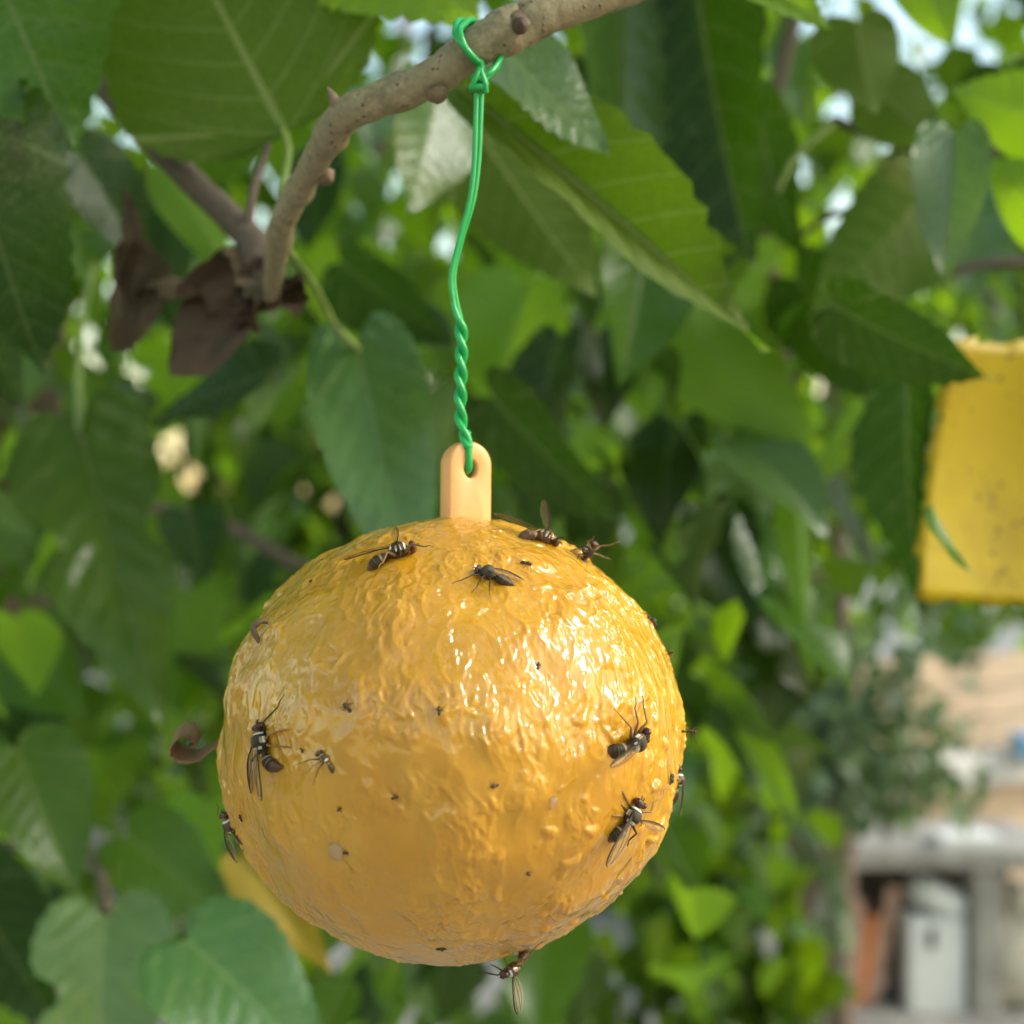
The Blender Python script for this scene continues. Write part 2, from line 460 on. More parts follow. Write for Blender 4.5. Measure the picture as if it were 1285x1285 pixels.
# ------------------------------------------------------------------ leaves
OUT_HEART = [(0, 0.0), (0.07, -0.07), (0.19, -0.11), (0.31, -0.06), (0.395, 0.06), (0.42, 0.2), (0.40, 0.36), (0.33, 0.53), (0.225, 0.7), (0.11, 0.86), (0.035, 0.95), (0, 1.0)]
OUT_LOBE = [(0, 0.0), (0.08, -0.08), (0.22, -0.11), (0.36, -0.02), (0.43, 0.14), (0.40, 0.28), (0.27, 0.34), (0.25, 0.42), (0.36, 0.50), (0.31, 0.62), (0.2, 0.74), (0.10, 0.87), (0.03, 0.96), (0, 1.0)]
OUT_LANCE = [(0, 0.0), (0.08, -0.02), (0.18, 0.03), (0.26, 0.13), (0.30, 0.27), (0.28, 0.42), (0.23, 0.57), (0.16, 0.72), (0.08, 0.86), (0.025, 0.95), (0, 1.0)]
OUT_OVATE = [(0, 0.0), (0.10, -0.015), (0.22, 0.01), (0.33, 0.08), (0.41, 0.19), (0.43, 0.32), (0.40, 0.47), (0.33, 0.62), (0.22, 0.77), (0.11, 0.89), (0.035, 0.96), (0, 1.0)]
OUTS = {'ovate': OUT_OVATE, 'heart': OUT_HEART, 'lobe': OUT_LOBE, 'lance': OUT_LANCE}


def leaf_geo(shape='heart', width=1.0, fold=0.15, curl=0.25, ripple=0.02, serr=0.007, ns=44, nv=8, seed=0, crumple=0.0, twist=0.0):
    """Unit-length blade: base at the origin, tip along +Y, top side +Z. Returns vertices, faces, leaf coordinates."""
    rr = np.random.default_rng(seed)
    o = catmull(OUTS[shape], ns)
    s = np.linspace(0, 1, ns)
    tg = np.gradient(o, axis=0)
    nm = np.stack([tg[:, 1], -tg[:, 0]], 1)
    nm /= np.linalg.norm(nm, axis=1)[:, None] + 1e-9
    V, UV = [], []
    nT = 2 * nv + 1
    ym = np.clip((s - 0.30) / 0.70, 0, 1) ** 0.9 * 1.0 + 0.003 * s
    ym = np.minimum(ym, 1.0)
    side_data = []
    for sgn in (-1, 1):
        asym = 1 + 0.06 * rr.normal()
        ph = rr.random() * 6
        saw = (np.arange(ns) % 2) * 2 - 1 if ns > 30 else np.zeros(ns)
        amp = serr * np.clip(s * 8, 0, 1) * np.clip((1 - s) * 7, 0.2, 1) * (0.7 + 0.6 * rr.random(ns))
        e = o + nm * (saw * amp)[:, None]
        side_data.append((sgn, asym, ph, e))
    for i in range(ns):
        for j in range(-nv, nv + 1):
            sgn, asym, ph, e = side_data[0 if j < 0 else 1]
            t = abs(j) / nv
            x = t * e[i, 0] * sgn * asym
            y = (1 - t) * ym[i] + t * e[i, 1]
            UV.append((x, y))
            a = abs(x)
            q = y - a * (0.45 + 0.8 * a)
            z = fold * a + 0.010 * math.cos(2 * math.pi * q / 0.125) * -1 * min(1, a * 6) * (1 if ns > 30 else 0)
            z += ripple * math.sin(ph + 9 * y + 3 * sgn) * (t ** 2)
            V.append([x * width, y, z])
    V = np.array(V)
    if crumple:
        V = V + crumple * np.stack([pnoise(V * 3.1 + seed), pnoise(V * 3.1 + 7 + seed), pnoise(V * 3.1 + 31 + seed) * 1.6], 1)
        V[:, 2] += crumple * 0.5 * pnoise(V * 9 + seed)
    # bend the blade downwards along its length
    if abs(curl) > 1e-4:
        th = V[:, 1] * curl * 2
        rad = 1 / (curl * 2)
        y2 = np.sin(th) * (rad + V[:, 2])
        z2 = np.cos(th) * (rad + V[:, 2]) - rad
        V[:, 1], V[:, 2] = y2, z2
    if twist:
        a = V[:, 1] * twist
        x2 = V[:, 0] * np.cos(a) - V[:, 2] * np.sin(a)
        z2 = V[:, 0] * np.sin(a) + V[:, 2] * np.cos(a)
        V[:, 0], V[:, 2] = x2, z2
    F = []
    for i in range(ns - 1):
        for j in range(nT - 1):
            k = i * nT + j
            F.append((k, k + 1, k + nT + 1, k + nT) if True else None)
    return V, F, np.array(UV)


def fix_up(V, F):
    """Flip faces so that the top side faces +Z in the unbent blade."""
    return [tuple(reversed(f)) for f in F]


def leaf_mesh(name, mat, **kw):
    V, F, UV = leaf_geo(**kw)
    a, b_, c = (np.array(V[F[len(F) // 2][k]]) for k in range(3))
    # majority vote on orientation
    up = 0
    for f in F[::7]:
        p0, p1, p2 = V[f[0]], V[f[1]], V[f[2]]
        up += np.sign(np.cross(p1 - p0, p2 - p0)[2])
    if up < 0: F = fix_up(V, F)
    me = mesh_np(name, V, F, uv=UV)
    me.materials.append(mat)
    return me


def leaf_matrix(base, axis, normal, length):
    y = axis.normalized()
    z = (normal - y * normal.dot(y)).normalized()
    x = y.cross(z)
    m = Matrix((x, y, z)).transposed().to_4x4()
    return Matrix.Translation(base) @ m @ Matrix.Diagonal((length, length, length, 1))


# the near tree: one thing; limbs, twigs and every large leaf are its parts
TREE0 = P(20, 760, 1.7)
tree = tag(empty('mulberry_tree', (TREE0.x, TREE0.y, 0)), 'leafy green tree whose twig carries the hanging yellow ball', 'tree')
TI = Matrix.Translation(-Vector(tree.location))


def limb(name, pts, radii, mat, ns=14, n=60, noise=0.06, seed=1, knots=(), parent=None, xf=True, cap=True):
    path = catmull([tuple(p) for p in pts], n)
    rad = catmull([(r,) for r in radii], n)[:, 0]
    for (t, amp, w) in knots:
        rad = rad + amp * np.exp(-((np.linspace(0, 1, n) - t) / w) ** 2)
    jit = np.random.default_rng(seed).normal(size=(n, 3)) * rad[:, None] * 0.018
    V, F = tube(path + jit, rad, ns, cap, noise, seed)
    return link(name, mesh_np(name, V, F), mat, parent or tree, TI if (parent is None) else None)


# main twig (sharp) that carries the wire: from upper right, bends down on the left
main_px = [(1010, -120, .265), (900, -70, .256), (800, -27, .250), (700, 9, .2455), (650, 33, .2445), (600, 57, .2440), (540, 99, .2455), (480, 124, .248), (432, 146, .252), (402, 190, .262), (378, 235, .274), (356, 275, .285), (348, 315, .302), (343, 350, .325), (335, 380, .345)]
main_r = [.0048, .0047, .0045, .0044, .0043, .0039, .0036, .0034, .0035, .0031, .0029, .0030, .0027, .0025, .0018]
main_tw = limb('twig', [P(*q) for q in main_px], main_r, M['bark'], n=150, ns=20, noise=0.035,
               knots=[(0.31, .0006, .02), (0.47, .0005, .018), (0.61, .0007, .012), (0.72, .0006, .012), (0.83, .0006, .02)])


def bud(px, py, d, dirv, ln, r, mat='bud'):
    c = P(px, py, d)
    path = [c + dirv.normalized() * ln * t for t in np.linspace(-0.4, 1, 9)]
    rad = [r * (0.9, 1.0, 1.05, 1.0, .9, .75, .55, .3, .06)[i] for i in range(9)]
    V, F = tube(path, rad, 9, True, 0.12, int(px))
    o = link('bud', mesh_np('bud', V, F), M[mat], tree, TI)
    return o


bud(646, 26, .2410, Vector((-.15, -1, .25)), .0016, .0030)
bud(653, 32, .2395, Vector((.35, -1, -.2)), .0016, .0016, 'leaf_dry')
bud(424, 133, .250, Vector((-.55, -.2, 1)), .0042, .0014)
bud(549, 118, .243, Vector((.3, -.3, -1)), .0022, .0022)
bud(410, 222, .268, Vector((.6, -.5, -.6)), .0020, .0020)

side_px = [(60, 20, .40), (120, 92, .39), (160, 140, .382), (200, 185, .374), (245, 232, .366), (290, 275, .358), (325, 318, .35), (335, 380, .345)]
limb('twig', [P(*q) for q in side_px], [.0046, .0045, .0043, .0042, .0040, .0041, .0044, .0036], M['bark_brown'], n=70, seed=5, knots=[(0.88, .0016, .05)])
limb('twig', [P(335, 380, .345), P(345, 330, .33), P(348, 290, .305), P(356, 275, .287)], [.0034, .0030, .0026, .0024], M['bark_brown'], n=30, seed=6)
limb('twig', [P(310, 300, .352), P(318, 240, .352), P(332, 195, .356), P(338, 180, .357)], [.0016, .0013, .0011, .0009], M['bark_brown'], n=20, ns=8, seed=7)
# trunk and the limb that leads up to the side twig, mostly hidden
limb('trunk', [Vector((TREE0.x, TREE0.y, -0.05)), Vector((TREE0.x + .03, TREE0.y, .6)), Vector((TREE0.x - .03, TREE0.y + .02, 1.3)), Vector((TREE0.x + .02, TREE0.y, 2.1)), Vector((TREE0.x + .1, TREE0.y - .05, 3.0))],
     [.085, .07, .062, .055, .04], M['bark_red'], n=60, ns=18, noise=.1, seed=9)
limb('limb', [Vector((TREE0.x + .02, TREE0.y, 2.05)), P(-80, -120, 1.1), P(-40, -110, .62), P(60, 20, .40)], [.03, .02, .011, .0047], M['bark_brown'], n=50, seed=10)
limb('limb', [Vector((TREE0.x + .06, TREE0.y, 2.6)), Vector((0.1, 1.0, 2.6)), Vector((.22, .45, 2.05)), P(1010, -120, .265)], [.03, .022, .012, .0047], M['bark_brown'], n=50, seed=11)
# further twigs seen soft behind the leaves
for k, (pts, r, mt) in enumerate([
    ([(1340, 150, .50), (1275, 178, .50), (1235, 192, .50), (1190, 200, .52), (1075, 162, .55), (1050, 150, .56)], .0028, 'bark_brown'),
    ([(1330, 330, .62), (1240, 330, .62), (1150, 350, .62), (1085, 300, .6)], .003, 'bark_brown'),
    ([(1160, 225, .6), (1100, 255, .6), (1035, 275, .62), (990, 310, .64)], .0022, 'bark_brown'),
    ([(1045, 155, .50), (1000, 195, .5), (975, 240, .5)], .0016, 'petiole'),
    ([(-30, 690, .9), (120, 640, .9), (260, 650, .85), (420, 730, .8), (600, 760, .8)], .0048, 'bark_red'),
    ([(-60, 600, .8), (60, 610, .8), (160, 600, .85)], .004, 'bark_red'),
    ([(420, 410, .40), (395, 360, .36), (370, 325, .315), (352, 300, .293)], .0012, 'petiole'),
    ([(104, 560, .55), (98, 500, .56), (104, 400, .58), (118, 330, .6)], .0018, 'petiole'),
    ([(60, 1085, .6), (160, 1095, .58), (230, 1150, .55), (300, 1180, .52)], .002, 'petiole'),
    ([(135, 1140, .5), (118, 1085, .55), (60, 1075, .6), (-60, 1040, .7)], .0024, 'bark_brown'),
    ([(560, -60, .7), (620, 120, .75), (720, 330, .8), (760, 560, .9)], .005, 'bark_red'),
    ([(1020, -60, .9), (960, 200, .9), (980, 420, .95), (1010, 640, 1.0)], .006, 'bark_brown'),
]):
    limb('twig', [P(*q) for q in pts], list(np.linspace(r, r * .75, len(pts))), M[mt], n=34, ns=9, seed=20 + k)


def hero(base, tip, roll=0, mat='leaf', shape='heart', w=1.0, fold=.15, curl=.12, ripple=.025, seed=0, name='leaf', crumple=0, petiole=None, pitch=0, twist=0.0, label=None):
    """A leaf from its seen base to its seen tip. roll 0: top side towards the camera; 180: under side."""
    b0, t0 = P(*base), P(*tip)
    ax = t0 - b0
    view = -(b0 + t0 - 2 * cam.location)
    n = Quaternion(ax.normalized(), R(roll)) @ (view - ax * (view.dot(ax) / ax.length_squared))
    me = leaf_mesh('leaf', M[mat], shape=shape, width=w, fold=fold, curl=curl, ripple=ripple, seed=seed, crumple=crumple, twist=twist)
    L = ax.length / max(.3, math.sin(min(abs(curl), 1.5) * 2) / (abs(curl) * 2) if abs(curl) > 1e-3 else 1)
    o = link(name, me, None, tree, TI @ leaf_matrix(b0, ax, n, L))
    if label: o['label'] = label
    if petiole:
        pts = [b0 + (t0 - b0) * .02] + [P(*q) for q in petiole]
        path = catmull([tuple(p) for p in pts], 20)
        V, F = tube(path, np.linspace(.0011, .0014, 20) * (b0.y / .4), 8)
        V = [o.matrix_basis.inverted() @ (TI @ Vector(v)) for v in V]
        link('petiole', mesh_np('petiole', V, F), M['petiole'], o)
    return o


H = hero
# --- near leaves, upper left
H((-100, -260, .33), (82, 176, .325), 6, 'leaf', w=1.08, fold=.12, curl=.1, seed=1)
H((358, 166, .36), (170, -190, .345), 176, 'leaf_thin', 'ovate', w=1.12, fold=-.05, curl=-.10, seed=2, petiole=[(362, 190, .345), (356, 235, .30), (360, 262, .288)])
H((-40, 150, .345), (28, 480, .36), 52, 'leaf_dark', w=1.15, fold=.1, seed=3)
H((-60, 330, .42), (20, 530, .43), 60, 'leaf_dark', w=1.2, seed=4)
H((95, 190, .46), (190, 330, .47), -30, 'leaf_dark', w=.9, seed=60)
H((215, 215, .48), (285, 350, .47), 165, 'leaf_young', w=.55, seed=61)
H((300, 130, .50), (200, 260, .52), -25, 'leaf', w=.9, seed=62)
H((330, 470, .48), (180, 520, .5), 62, 'leaf_dark', w=.9, seed=63)
# --- left middle
H((103, 548, .52), (190, 900, .46), 8, 'leaf', 'lobe', w=.52, fold=.22, curl=.16, seed=5, petiole=[(99, 500, .56)])
H((448, 432, .41), (525, 780, .37), 4, 'leaf_pale', 'heart', w=.44, fold=.10, curl=.10, seed=6, petiole=[(425, 415, .40)])
# --- middle, behind the wire
H((575, 112, .33), (985, 430, .35), 152, 'leaf_thin', 'lance', w=.50, fold=-.55, curl=-.10, ripple=.03, seed=7)
H((600, 165, .45), (742, 375, .47), 168, 'leaf_thin', 'heart', w=.8, fold=.1, seed=8)
H((608, 40, .32), (768, 190, .315), -50, 'leaf_pale', 'ovate', w=.75, fold=.1, curl=.05, seed=9)
H((550, 120, .43), (528, 262, .41), -40, 'leaf_pale', 'heart', w=1.0, fold=.15, curl=.15, seed=10)
H((770, -70, .50), (800, 250, .47), -44, 'leaf_pale', 'heart', w=.8, fold=.25, seed=11)
H((870, -60, .50), (915, 320, .47), 30, 'leaf_dark', 'heart', w=.7, fold=.35, seed=12)
H((810, 300, .55), (790, 480, .53), -30, 'leaf', 'heart', w=.8, fold=.25, seed=13)
H((405, -130, .36), (620, 48, .335), 172, 'leaf_young', 'lance', w=1.0, fold=-.1, seed=14)
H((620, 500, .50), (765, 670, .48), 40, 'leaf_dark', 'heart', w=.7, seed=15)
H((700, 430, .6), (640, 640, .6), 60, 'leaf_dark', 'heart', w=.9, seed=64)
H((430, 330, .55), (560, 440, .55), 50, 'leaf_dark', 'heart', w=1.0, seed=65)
# --- upper right
H((860, -90, .33), (1036, 48, .33), 150, 'leaf_young', 'lance', w=.75, fold=-.3, seed=16)
H((1075, 28, .5), (1092, 150, .5), 160, 'leaf_thin', 'heart', w=1.1, seed=17)
H((1150, -60, .48), (1195, 66, .48), 170, 'leaf_young', 'heart', w=.8, seed=18)
H((1100, 110, .52), (1180, 190, .52), 160, 'leaf_thin', 'heart', w=1.1, seed=19)
H((1350, 160, .45), (1192, 108, .45), 170, 'leaf_young', 'heart', w=.9, seed=20)
H((1345, 295, .46), (1238, 195, .46), 170, 'leaf_young', 'heart', w=.9, seed=21)
H((1198, 172, .42), (1188, 350, .41), -4, 'leaf_pale', 'heart', w=.6, fold=.25, seed=22, petiole=[(1200, 185, .46), (1215, 195, .5)])
H((1165, 240, .55), (1030, 400, .53), -30, 'leaf', 'heart', w=.9, seed=23)
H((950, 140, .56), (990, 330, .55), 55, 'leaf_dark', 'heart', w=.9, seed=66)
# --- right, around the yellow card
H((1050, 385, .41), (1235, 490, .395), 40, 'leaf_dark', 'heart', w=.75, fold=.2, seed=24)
H((1140, 455, .46), (1128, 770, .45), 50, 'leaf_dark', 'lance', w=.75, fold=.3, seed=25)
H((1170, 635, .385), (1212, 725, .38), 70, 'leaf_pale', 'lance', w=.5, fold=.4, seed=26)
H((862, 405, .6), (1018, 565, .6), 160, 'leaf_young', 'heart', w=.7, seed=27)
H((925, 555, .6), (1050, 640, .56), -45, 'leaf_pale', 'heart', w=.8, fold=.3, curl=.3, seed=28)
H((1000, 590, .6), (1003, 850, .6), 150, 'leaf_young', 'lance', w=.30, fold=.2, seed=29)
H((1000, 350, .6), (1110, 520, .58), 45, 'leaf_dark', 'heart', w=.9, seed=67)
# --- right of the ball
H((885, 850, .74), (1000, 1040, .72), 160, 'leaf_young', 'lance', w=.46, fold=-.3, seed=30)
H((900, 880, .74), (1050, 955, .72), 160, 'leaf_thin', 'lance', w=.5, fold=-.2, seed=31)
H((890, 640, .62), (950, 790, .6), -25, 'leaf_dark', 'heart', w=.7, seed=32)
H((930, 640, .62), (985, 800, .6), -35, 'leaf_pale', 'lance', w=.6, seed=33)
# --- lower left
H((130, 1150, .50), (118, 1400, .46), 2, 'leaf_pale', 'lobe', w=.85, fold=.2, curl=.2, seed=34)
H((235, 1180, .43), (425, 1350, .41), -18, 'leaf_pale', 'heart', w=.85, fold=.12, curl=.15, seed=35)
H((160, 1050, .55), (290, 1150, .54), -10, 'leaf', 'heart', w=.9, seed=36)
H((20, 940, .5), (100, 1120, .48), -15, 'leaf', 'heart', w=.8, seed=37)
H((10, 800, .7), (100, 900, .68), 10, 'leaf', 'heart', w=.9, seed=38)
H((-40, 1100, .6), (60, 1300, .58), 35, 'leaf_dark', 'heart', w=1.0, seed=40)
H((306, 1078, .55), (418, 1226, .55), 6, 'leaf_yellow', 'heart', w=.46, seed=41, label='yellow leaf with dark blotches behind the lower left of the ball')
# --- withered brown leaves by the fork
H((149, 440, .365), (164, 226, .375), 24, 'leaf_dry', 'lance', w=.50, fold=.8, curl=.10, seed=42, crumple=.08, name='withered_leaf', label='brown withered leaf hanging folded below the side twig')
H((342, 352, .345), (190, 392, .37), -20, 'leaf_dry', 'heart', w=.46, fold=.7, curl=.3, seed=43, crumple=.22, name='withered_leaf', label='brown crumpled leaf caught at the fork of the twigs')
H((335, 345, .345), (280, 428, .35), 30, 'leaf_dry', 'heart', w=.60, fold=.6, curl=.3, seed=44, crumple=.22, name='withered_leaf')
N_HERO = len([o for o in tree.children if o.name.startswith('leaf')])

# --- the rest of the crown: single leaves first, the remainder as one mass
variants = {}
for key, mat in (('leaf', 'leaf'), ('leaf_dark', 'leaf_dark'), ('leaf_thin', 'leaf_thin'), ('leaf_young', 'leaf_young'), ('leaf_pale', 'leaf_pale')):
    variants[key] = [leaf_mesh('leaf', M[mat], shape=sh, width=w, fold=f, curl=c, ripple=.03, ns=32, nv=5, seed=300 + i, serr=.008)
                     for i, (sh, w, f, c) in enumerate([('heart', 1.0, .2, .2), ('heart', .85, .35, .35), ('lobe', 1.0, .15, .25), ('lance', 1.1, .3, .15)])]

SKYGAPS = [(1092, 12, 14), (1120, 20, 16), (1230, 76, 15), (1205, 60, 12), (1150, 8, 10), (1185, 105, 8), (1105, 45, 8), (1015, 20, 8), (980, 330, 6), (1010, 215, 6), (880, 300, 5), (640, 320, 5), (700, 520, 5), (560, 310, 5), (470, 320, 6), (330, 215, 3), (130, 180, 1), (90, 250, 6), (600, 230, 5), (500, 20, 8), (530, 55, 8), (1052, 150, 14), (1132, 190, 14), (1145, 245, 12), (1060, 258, 12), (1050, 285, 9), (1078, 270, 8),
           (242, 597, 2), (262, 617, 0), (225, 552, 0), (210, 522, 0), (385, 612, 2), (420, 622, 2), (415, 575, 0), (1028, 478, 11), (1205, 436, 10), (375, 12, 6)]


def proj(v):
    d = v.y
    if d < .05: return None
    return (642.5 + v.x / (KPX * d), 642.5 - (v.z - CAMZ) / (KPX * d))


def gap_hit(c, ax, L):
    """Does a leaf from c along ax cover one of the openings to the sky?"""
    for t in (.15, .5, .85):
        q = proj(c + ax * L * t)
        if q is None: continue
        r = .20 * L / (KPX * c.y)
        for gx, gy, gr in SKYGAPS:
            if (q[0] - gx) ** 2 + (q[1] - gy) ** 2 < (r + gr * .85) ** 2: return True
    return False


def yard_hit(c, L):
    q = proj(c)
    if q is None: return False
    m = .5 * L / (KPX * c.y)
    x, y = q
    if x > 1012 - m and y > 775 - m * .6: return True
    if x > 1135 - m and 430 - m < y < 770 + m and c.y < .43: return True
    return False


def rand_axis(rr):
    """Leaves hang: the tip points down and outwards, the top side looks up and outwards."""
    az = rr.uniform(0, 2 * math.pi)
    dn = rr.uniform(.35, 1.25)
    out = Vector((math.cos(az), math.sin(az), 0))
    ax = (out * math.cos(dn) - Vector((0, 0, 1)) * math.sin(dn)).normalized()
    n = (out * math.sin(dn) + Vector((0, 0, 1)) * math.cos(dn)) + Vector((rr.gauss(0, .3), rr.gauss(0, .3), rr.gauss(0, .3)))
    return ax, n


rr = random.Random(11)
cloud = []
tries = 0
while len(cloud) < 430 and tries < 20000:
    tries += 1
    d = rr.uniform(.66, 1.9)
    px, py = rr.uniform(-160, 1440), rr.uniform(-200, 1440)
    # the crown is thinner to the lower right, where the yard shows
    if px > 880 and py > 640 and rr.random() < .55: continue
    c = P(px, py, d)
    L = rr.uniform(.05, .092) if px < 900 or py < 500 else rr.uniform(.042, .075)
    ax, n = rand_axis(rr)
    if yard_hit(c + ax * L * .5, L) or gap_hit(c, ax, L): continue
    if (c + ax * L).y < .56: continue
    cloud.append((c, ax, n, L))
kinds = ['leaf'] * 3 + ['leaf_dark'] * 7 + ['leaf_thin'] * 1 + ['leaf_young'] * 5 + ['leaf_pale'] * 4
n_single = 300 - N_HERO
tries = 0
while len(cloud) < 590 and tries < 6000:
    # small leaves close behind the wire and to the right of it
    tries += 1
    px, py, d = (rr.uniform(600, 1060), rr.uniform(250, 820), rr.uniform(.56, .85)) if rr.random() < .5 else (rr.uniform(-60, 520), rr.uniform(380, 1285), rr.uniform(.6, 1.0))
    L = rr.uniform(.030, .062)
    c = P(px, py, d)
    ax, n = rand_axis(rr)
    if gap_hit(c, ax, L): continue
    cloud.append((c, ax, n, L))
order = sorted(cloud, key=lambda q: -q[3] / q[0].y)
for i, (c, ax, n, L) in enumerate(order[:n_single]):
    me = rr.choice(variants[rr.choice(kinds)])
    link('leaf', me, None, tree, TI @ leaf_matrix(c, ax, n, L))


# ------------------------------------------------------------------ leaf masses
def simple_leaf(L, w=.38):
    v = np.array([(0, 0, 0), (-w, .3, .06), (0, .34, 0), (w, .3, .06), (-w * .7, .68, .0), (0, .7, -.05), (w * .7, .68, .0), (0, 1, -.16)], float)
    f = [(0, 2, 1), (0, 3, 2), (1, 2, 5, 4), (2, 3, 6, 5), (4, 5, 7), (5, 6, 7)]
    return v, f


SLV, SLF = simple_leaf(1)


def leaf_mass(name, items, mat, parent, xf):
    n = len(items)
    k = len(SLV)
    V = np.empty((n * k, 3))
    for i, (c, ax, nn, L) in enumerate(items):
        m = np.array(xf @ leaf_matrix(c, ax, nn, L))
        V[i * k:(i + 1) * k] = SLV @ m[:3, :3].T + m[:3, 3]
    F = [tuple(q + i * k for q in f) for i in range(n) for f in SLF]
    uv = np.tile(SLV[:, :2], (n, 1))
    o = link(name, mesh_np(name, V, F, uv=uv), M[mat], parent)
    o['kind'] = 'stuff'
    return o


rest = order[n_single:]
rr = random.Random(31)
# smaller-looking leaves deeper in the crown, then unseen crown above and beside, added to dim the light
for _ in range(2500):
    d = rr.uniform(1.3, 2.7)
    px, py = rr.uniform(-420, 1500), rr.uniform(-420, 1500)
    if px > 900 and py > 640 and rr.random() < .7: continue
    c = P(px, py, d)
    L = rr.uniform(.06, .12)
    if c.z < .15: continue
    ax, n = rand_axis(rr)
    if yard_hit(c + ax * L * .5, L) or gap_hit(c, ax, L): continue
    rest.append((c, ax, n, L))
for _ in range(1200):
    c = Vector((rr.uniform(-1.6, 1.3), rr.uniform(-.5, 1.8), rr.uniform(2.05, 2.9)))
    if c.y < 1.2 and (c - Vector((-.01, .24, 1.66))).normalized().dot(to_sun) > .90: continue  # opening left towards the sun so the ball stays lit
    q = proj(c)
    if q and -250 < q[0] < 1535 and q[1] > -260 and c.y < 1.5: continue
    ax, n = rand_axis(rr)
    rest.append((c, ax, n, rr.uniform(.08, .13)))
# unseen crown to both sides, added to keep the inner leaves in shade
for _ in range(2300):
    right = rr.random() < .64
    y = rr.uniform(.25, 3.2)
    x = (.47 * y + .12 + rr.uniform(0, 1.0)) * (1 if right else -1)
    c = Vector((x, y, rr.uniform(1.2, 3.1)))
    if (c - Vector((-.01, .24, 1.66))).normalized().dot(to_sun) > .925: continue  # cone kept clear for sunlight on the ball
    ax, n = rand_axis(rr)
    rest.append((c, ax, n, rr.uniform(.08, .13)))
leaf_mass('foliage', rest, 'leaf_i', tree, TI)


def back_tree(name, base, height, crown_c, crown_r, nleaf, L, mat, label, cat, seed, trunk_r=.08, gaps=True, tmat='bark_red', group=None, keep=None):
    t = tag(empty(name, base), label, cat, group)
    xf = Matrix.Translation(-Vector(base))
    rr = random.Random(seed)
    pts = [Vector(base) + Vector((0, 0, -.05)), Vector(base) + Vector((rr.gauss(0, .04), 0, height * .4)), Vector(base) + Vector((rr.gauss(0, .08), 0, height * .75)), Vector(base) + Vector((rr.gauss(0, .1), 0, height))]
    path = catmull([tuple(xf @ p) for p in pts], 24)
    V, F = tube(path, np.linspace(trunk_r, trunk_r * .3, 24), 12, True, .1, seed)
    link('trunk', mesh_np('trunk', V, F), M[tmat], t)
    for k in range(5):
        z = height * rr.uniform(.35, .8)
        p0 = Vector((0, 0, z))
        dv = Vector((rr.uniform(-1, 1), rr.uniform(-.6, .6), rr.uniform(.2, .8))).normalized()
        ln = min(crown_r[0], crown_r[2]) * .8
        V, F = tube(catmull([tuple(p0), tuple(p0 + dv * ln * .5 + Vector((0, 0, .05))), tuple(p0 + dv * ln)], 12), np.linspace(trunk_r * .4, trunk_r * .1, 12), 7, True, .1, seed + k)
        link('limb', mesh_np('limb', V, F), M[tmat], t)
    items = []
    clumps = [(Vector((rr.gauss(0, .45), rr.gauss(0, .45), rr.gauss(0, .45))), rr.uniform(.25, .5)) for _ in range(26)]
    while len(items) < nleaf:
        cc, cr = rr.choice(clumps)
        q = cc + Vector((rr.gauss(0, 1), rr.gauss(0, 1), rr.gauss(0, 1))) * cr * .6
        c = Vector(crown_c) + Vector((q.x * crown_r[0], q.y * crown_r[1], q.z * crown_r[2]))
        if c.z < .06: nleaf -= 1; continue
        ax, n = rand_axis(rr)
        l = L * rr.uniform(.7, 1.3)
        if gaps and gap_hit(c, ax, l): nleaf -= .5; continue
        if keep and not keep(c): nleaf -= .7; continue
        items.append((c, ax, n, l))
    leaf_mass('crown', items, mat, t, xf)
    return t


def gx(px, d): return (px - 642.5) * KPX * d


def above_wall(c):
    q = proj(c)
    return not ((q[0] > 1060 and q[1] > 1030) or q[0] > 1240)


def left_of_yard(c):
    q = proj(c)
    return q[0] < 1040


# grey-green shrub beside the yard and the reddish trunk of the small tree behind it
back_tree('shrub', (gx(1000, 3.3), 3.3, 0), 1.25, (gx(1060, 3.3), 3.3, 1.15), (.26, .25, .42), 1200, .06, 'leaf_grey_i', 'grey green shrub in front of the tan plank wall', 'shrub', 51, .03, False, keep=above_wall)
back_tree('small_tree', (gx(1042, 4.0), 3.9, 0), 2.3, (gx(1000, 4.0), 4.1, 2.35), (.75, .6, .75), 1800, .10, 'leaf_i', 'small tree with reddish brown trunk behind the grey green shrub', 'tree', 52, .05)
back_tree('leafy_bush', (gx(945, 1.9), 1.9, 0), .9, (gx(915, 1.9), 1.9, .95), (.20, .25, .36), 800, .07, 'leaf_i', 'bright green leafy bush right below the ball', 'bush', 53, .02, False, keep=left_of_yard)
back_tree('leafy_bush', (gx(1150, 2.6), 2.6, 0), .42, (gx(1165, 2.6), 2.6, .50), (.09, .08, .10), 60, .075, 'leaf_i', 'small sprig of green leaves before the white cabinet', 'bush', 54, .012, False)
for k, (x, y, h, r, lab) in enumerate([(-3.2, 6.5, 4.2, 1.7, 'broad tree far behind on the left edge of the picture'), (-.9, 7.2, 4.6, 1.7, 'tall tree far behind the left side of the ball'),
                                       (1.2, 7.6, 4.8, 1.7, 'tall tree far behind the hanging wire'), (3.6, 7.8, 4.6, 1.7, 'far tree above the yard at the right edge')]):
    back_tree('garden_tree', (x, y, 0), h, (x, y, h * .5 + .45), (r, 1.1, h * .5), 2600, .19, 'leaf_i', lab, 'tree', 70 + k, .12, group='trees at the back of the garden')
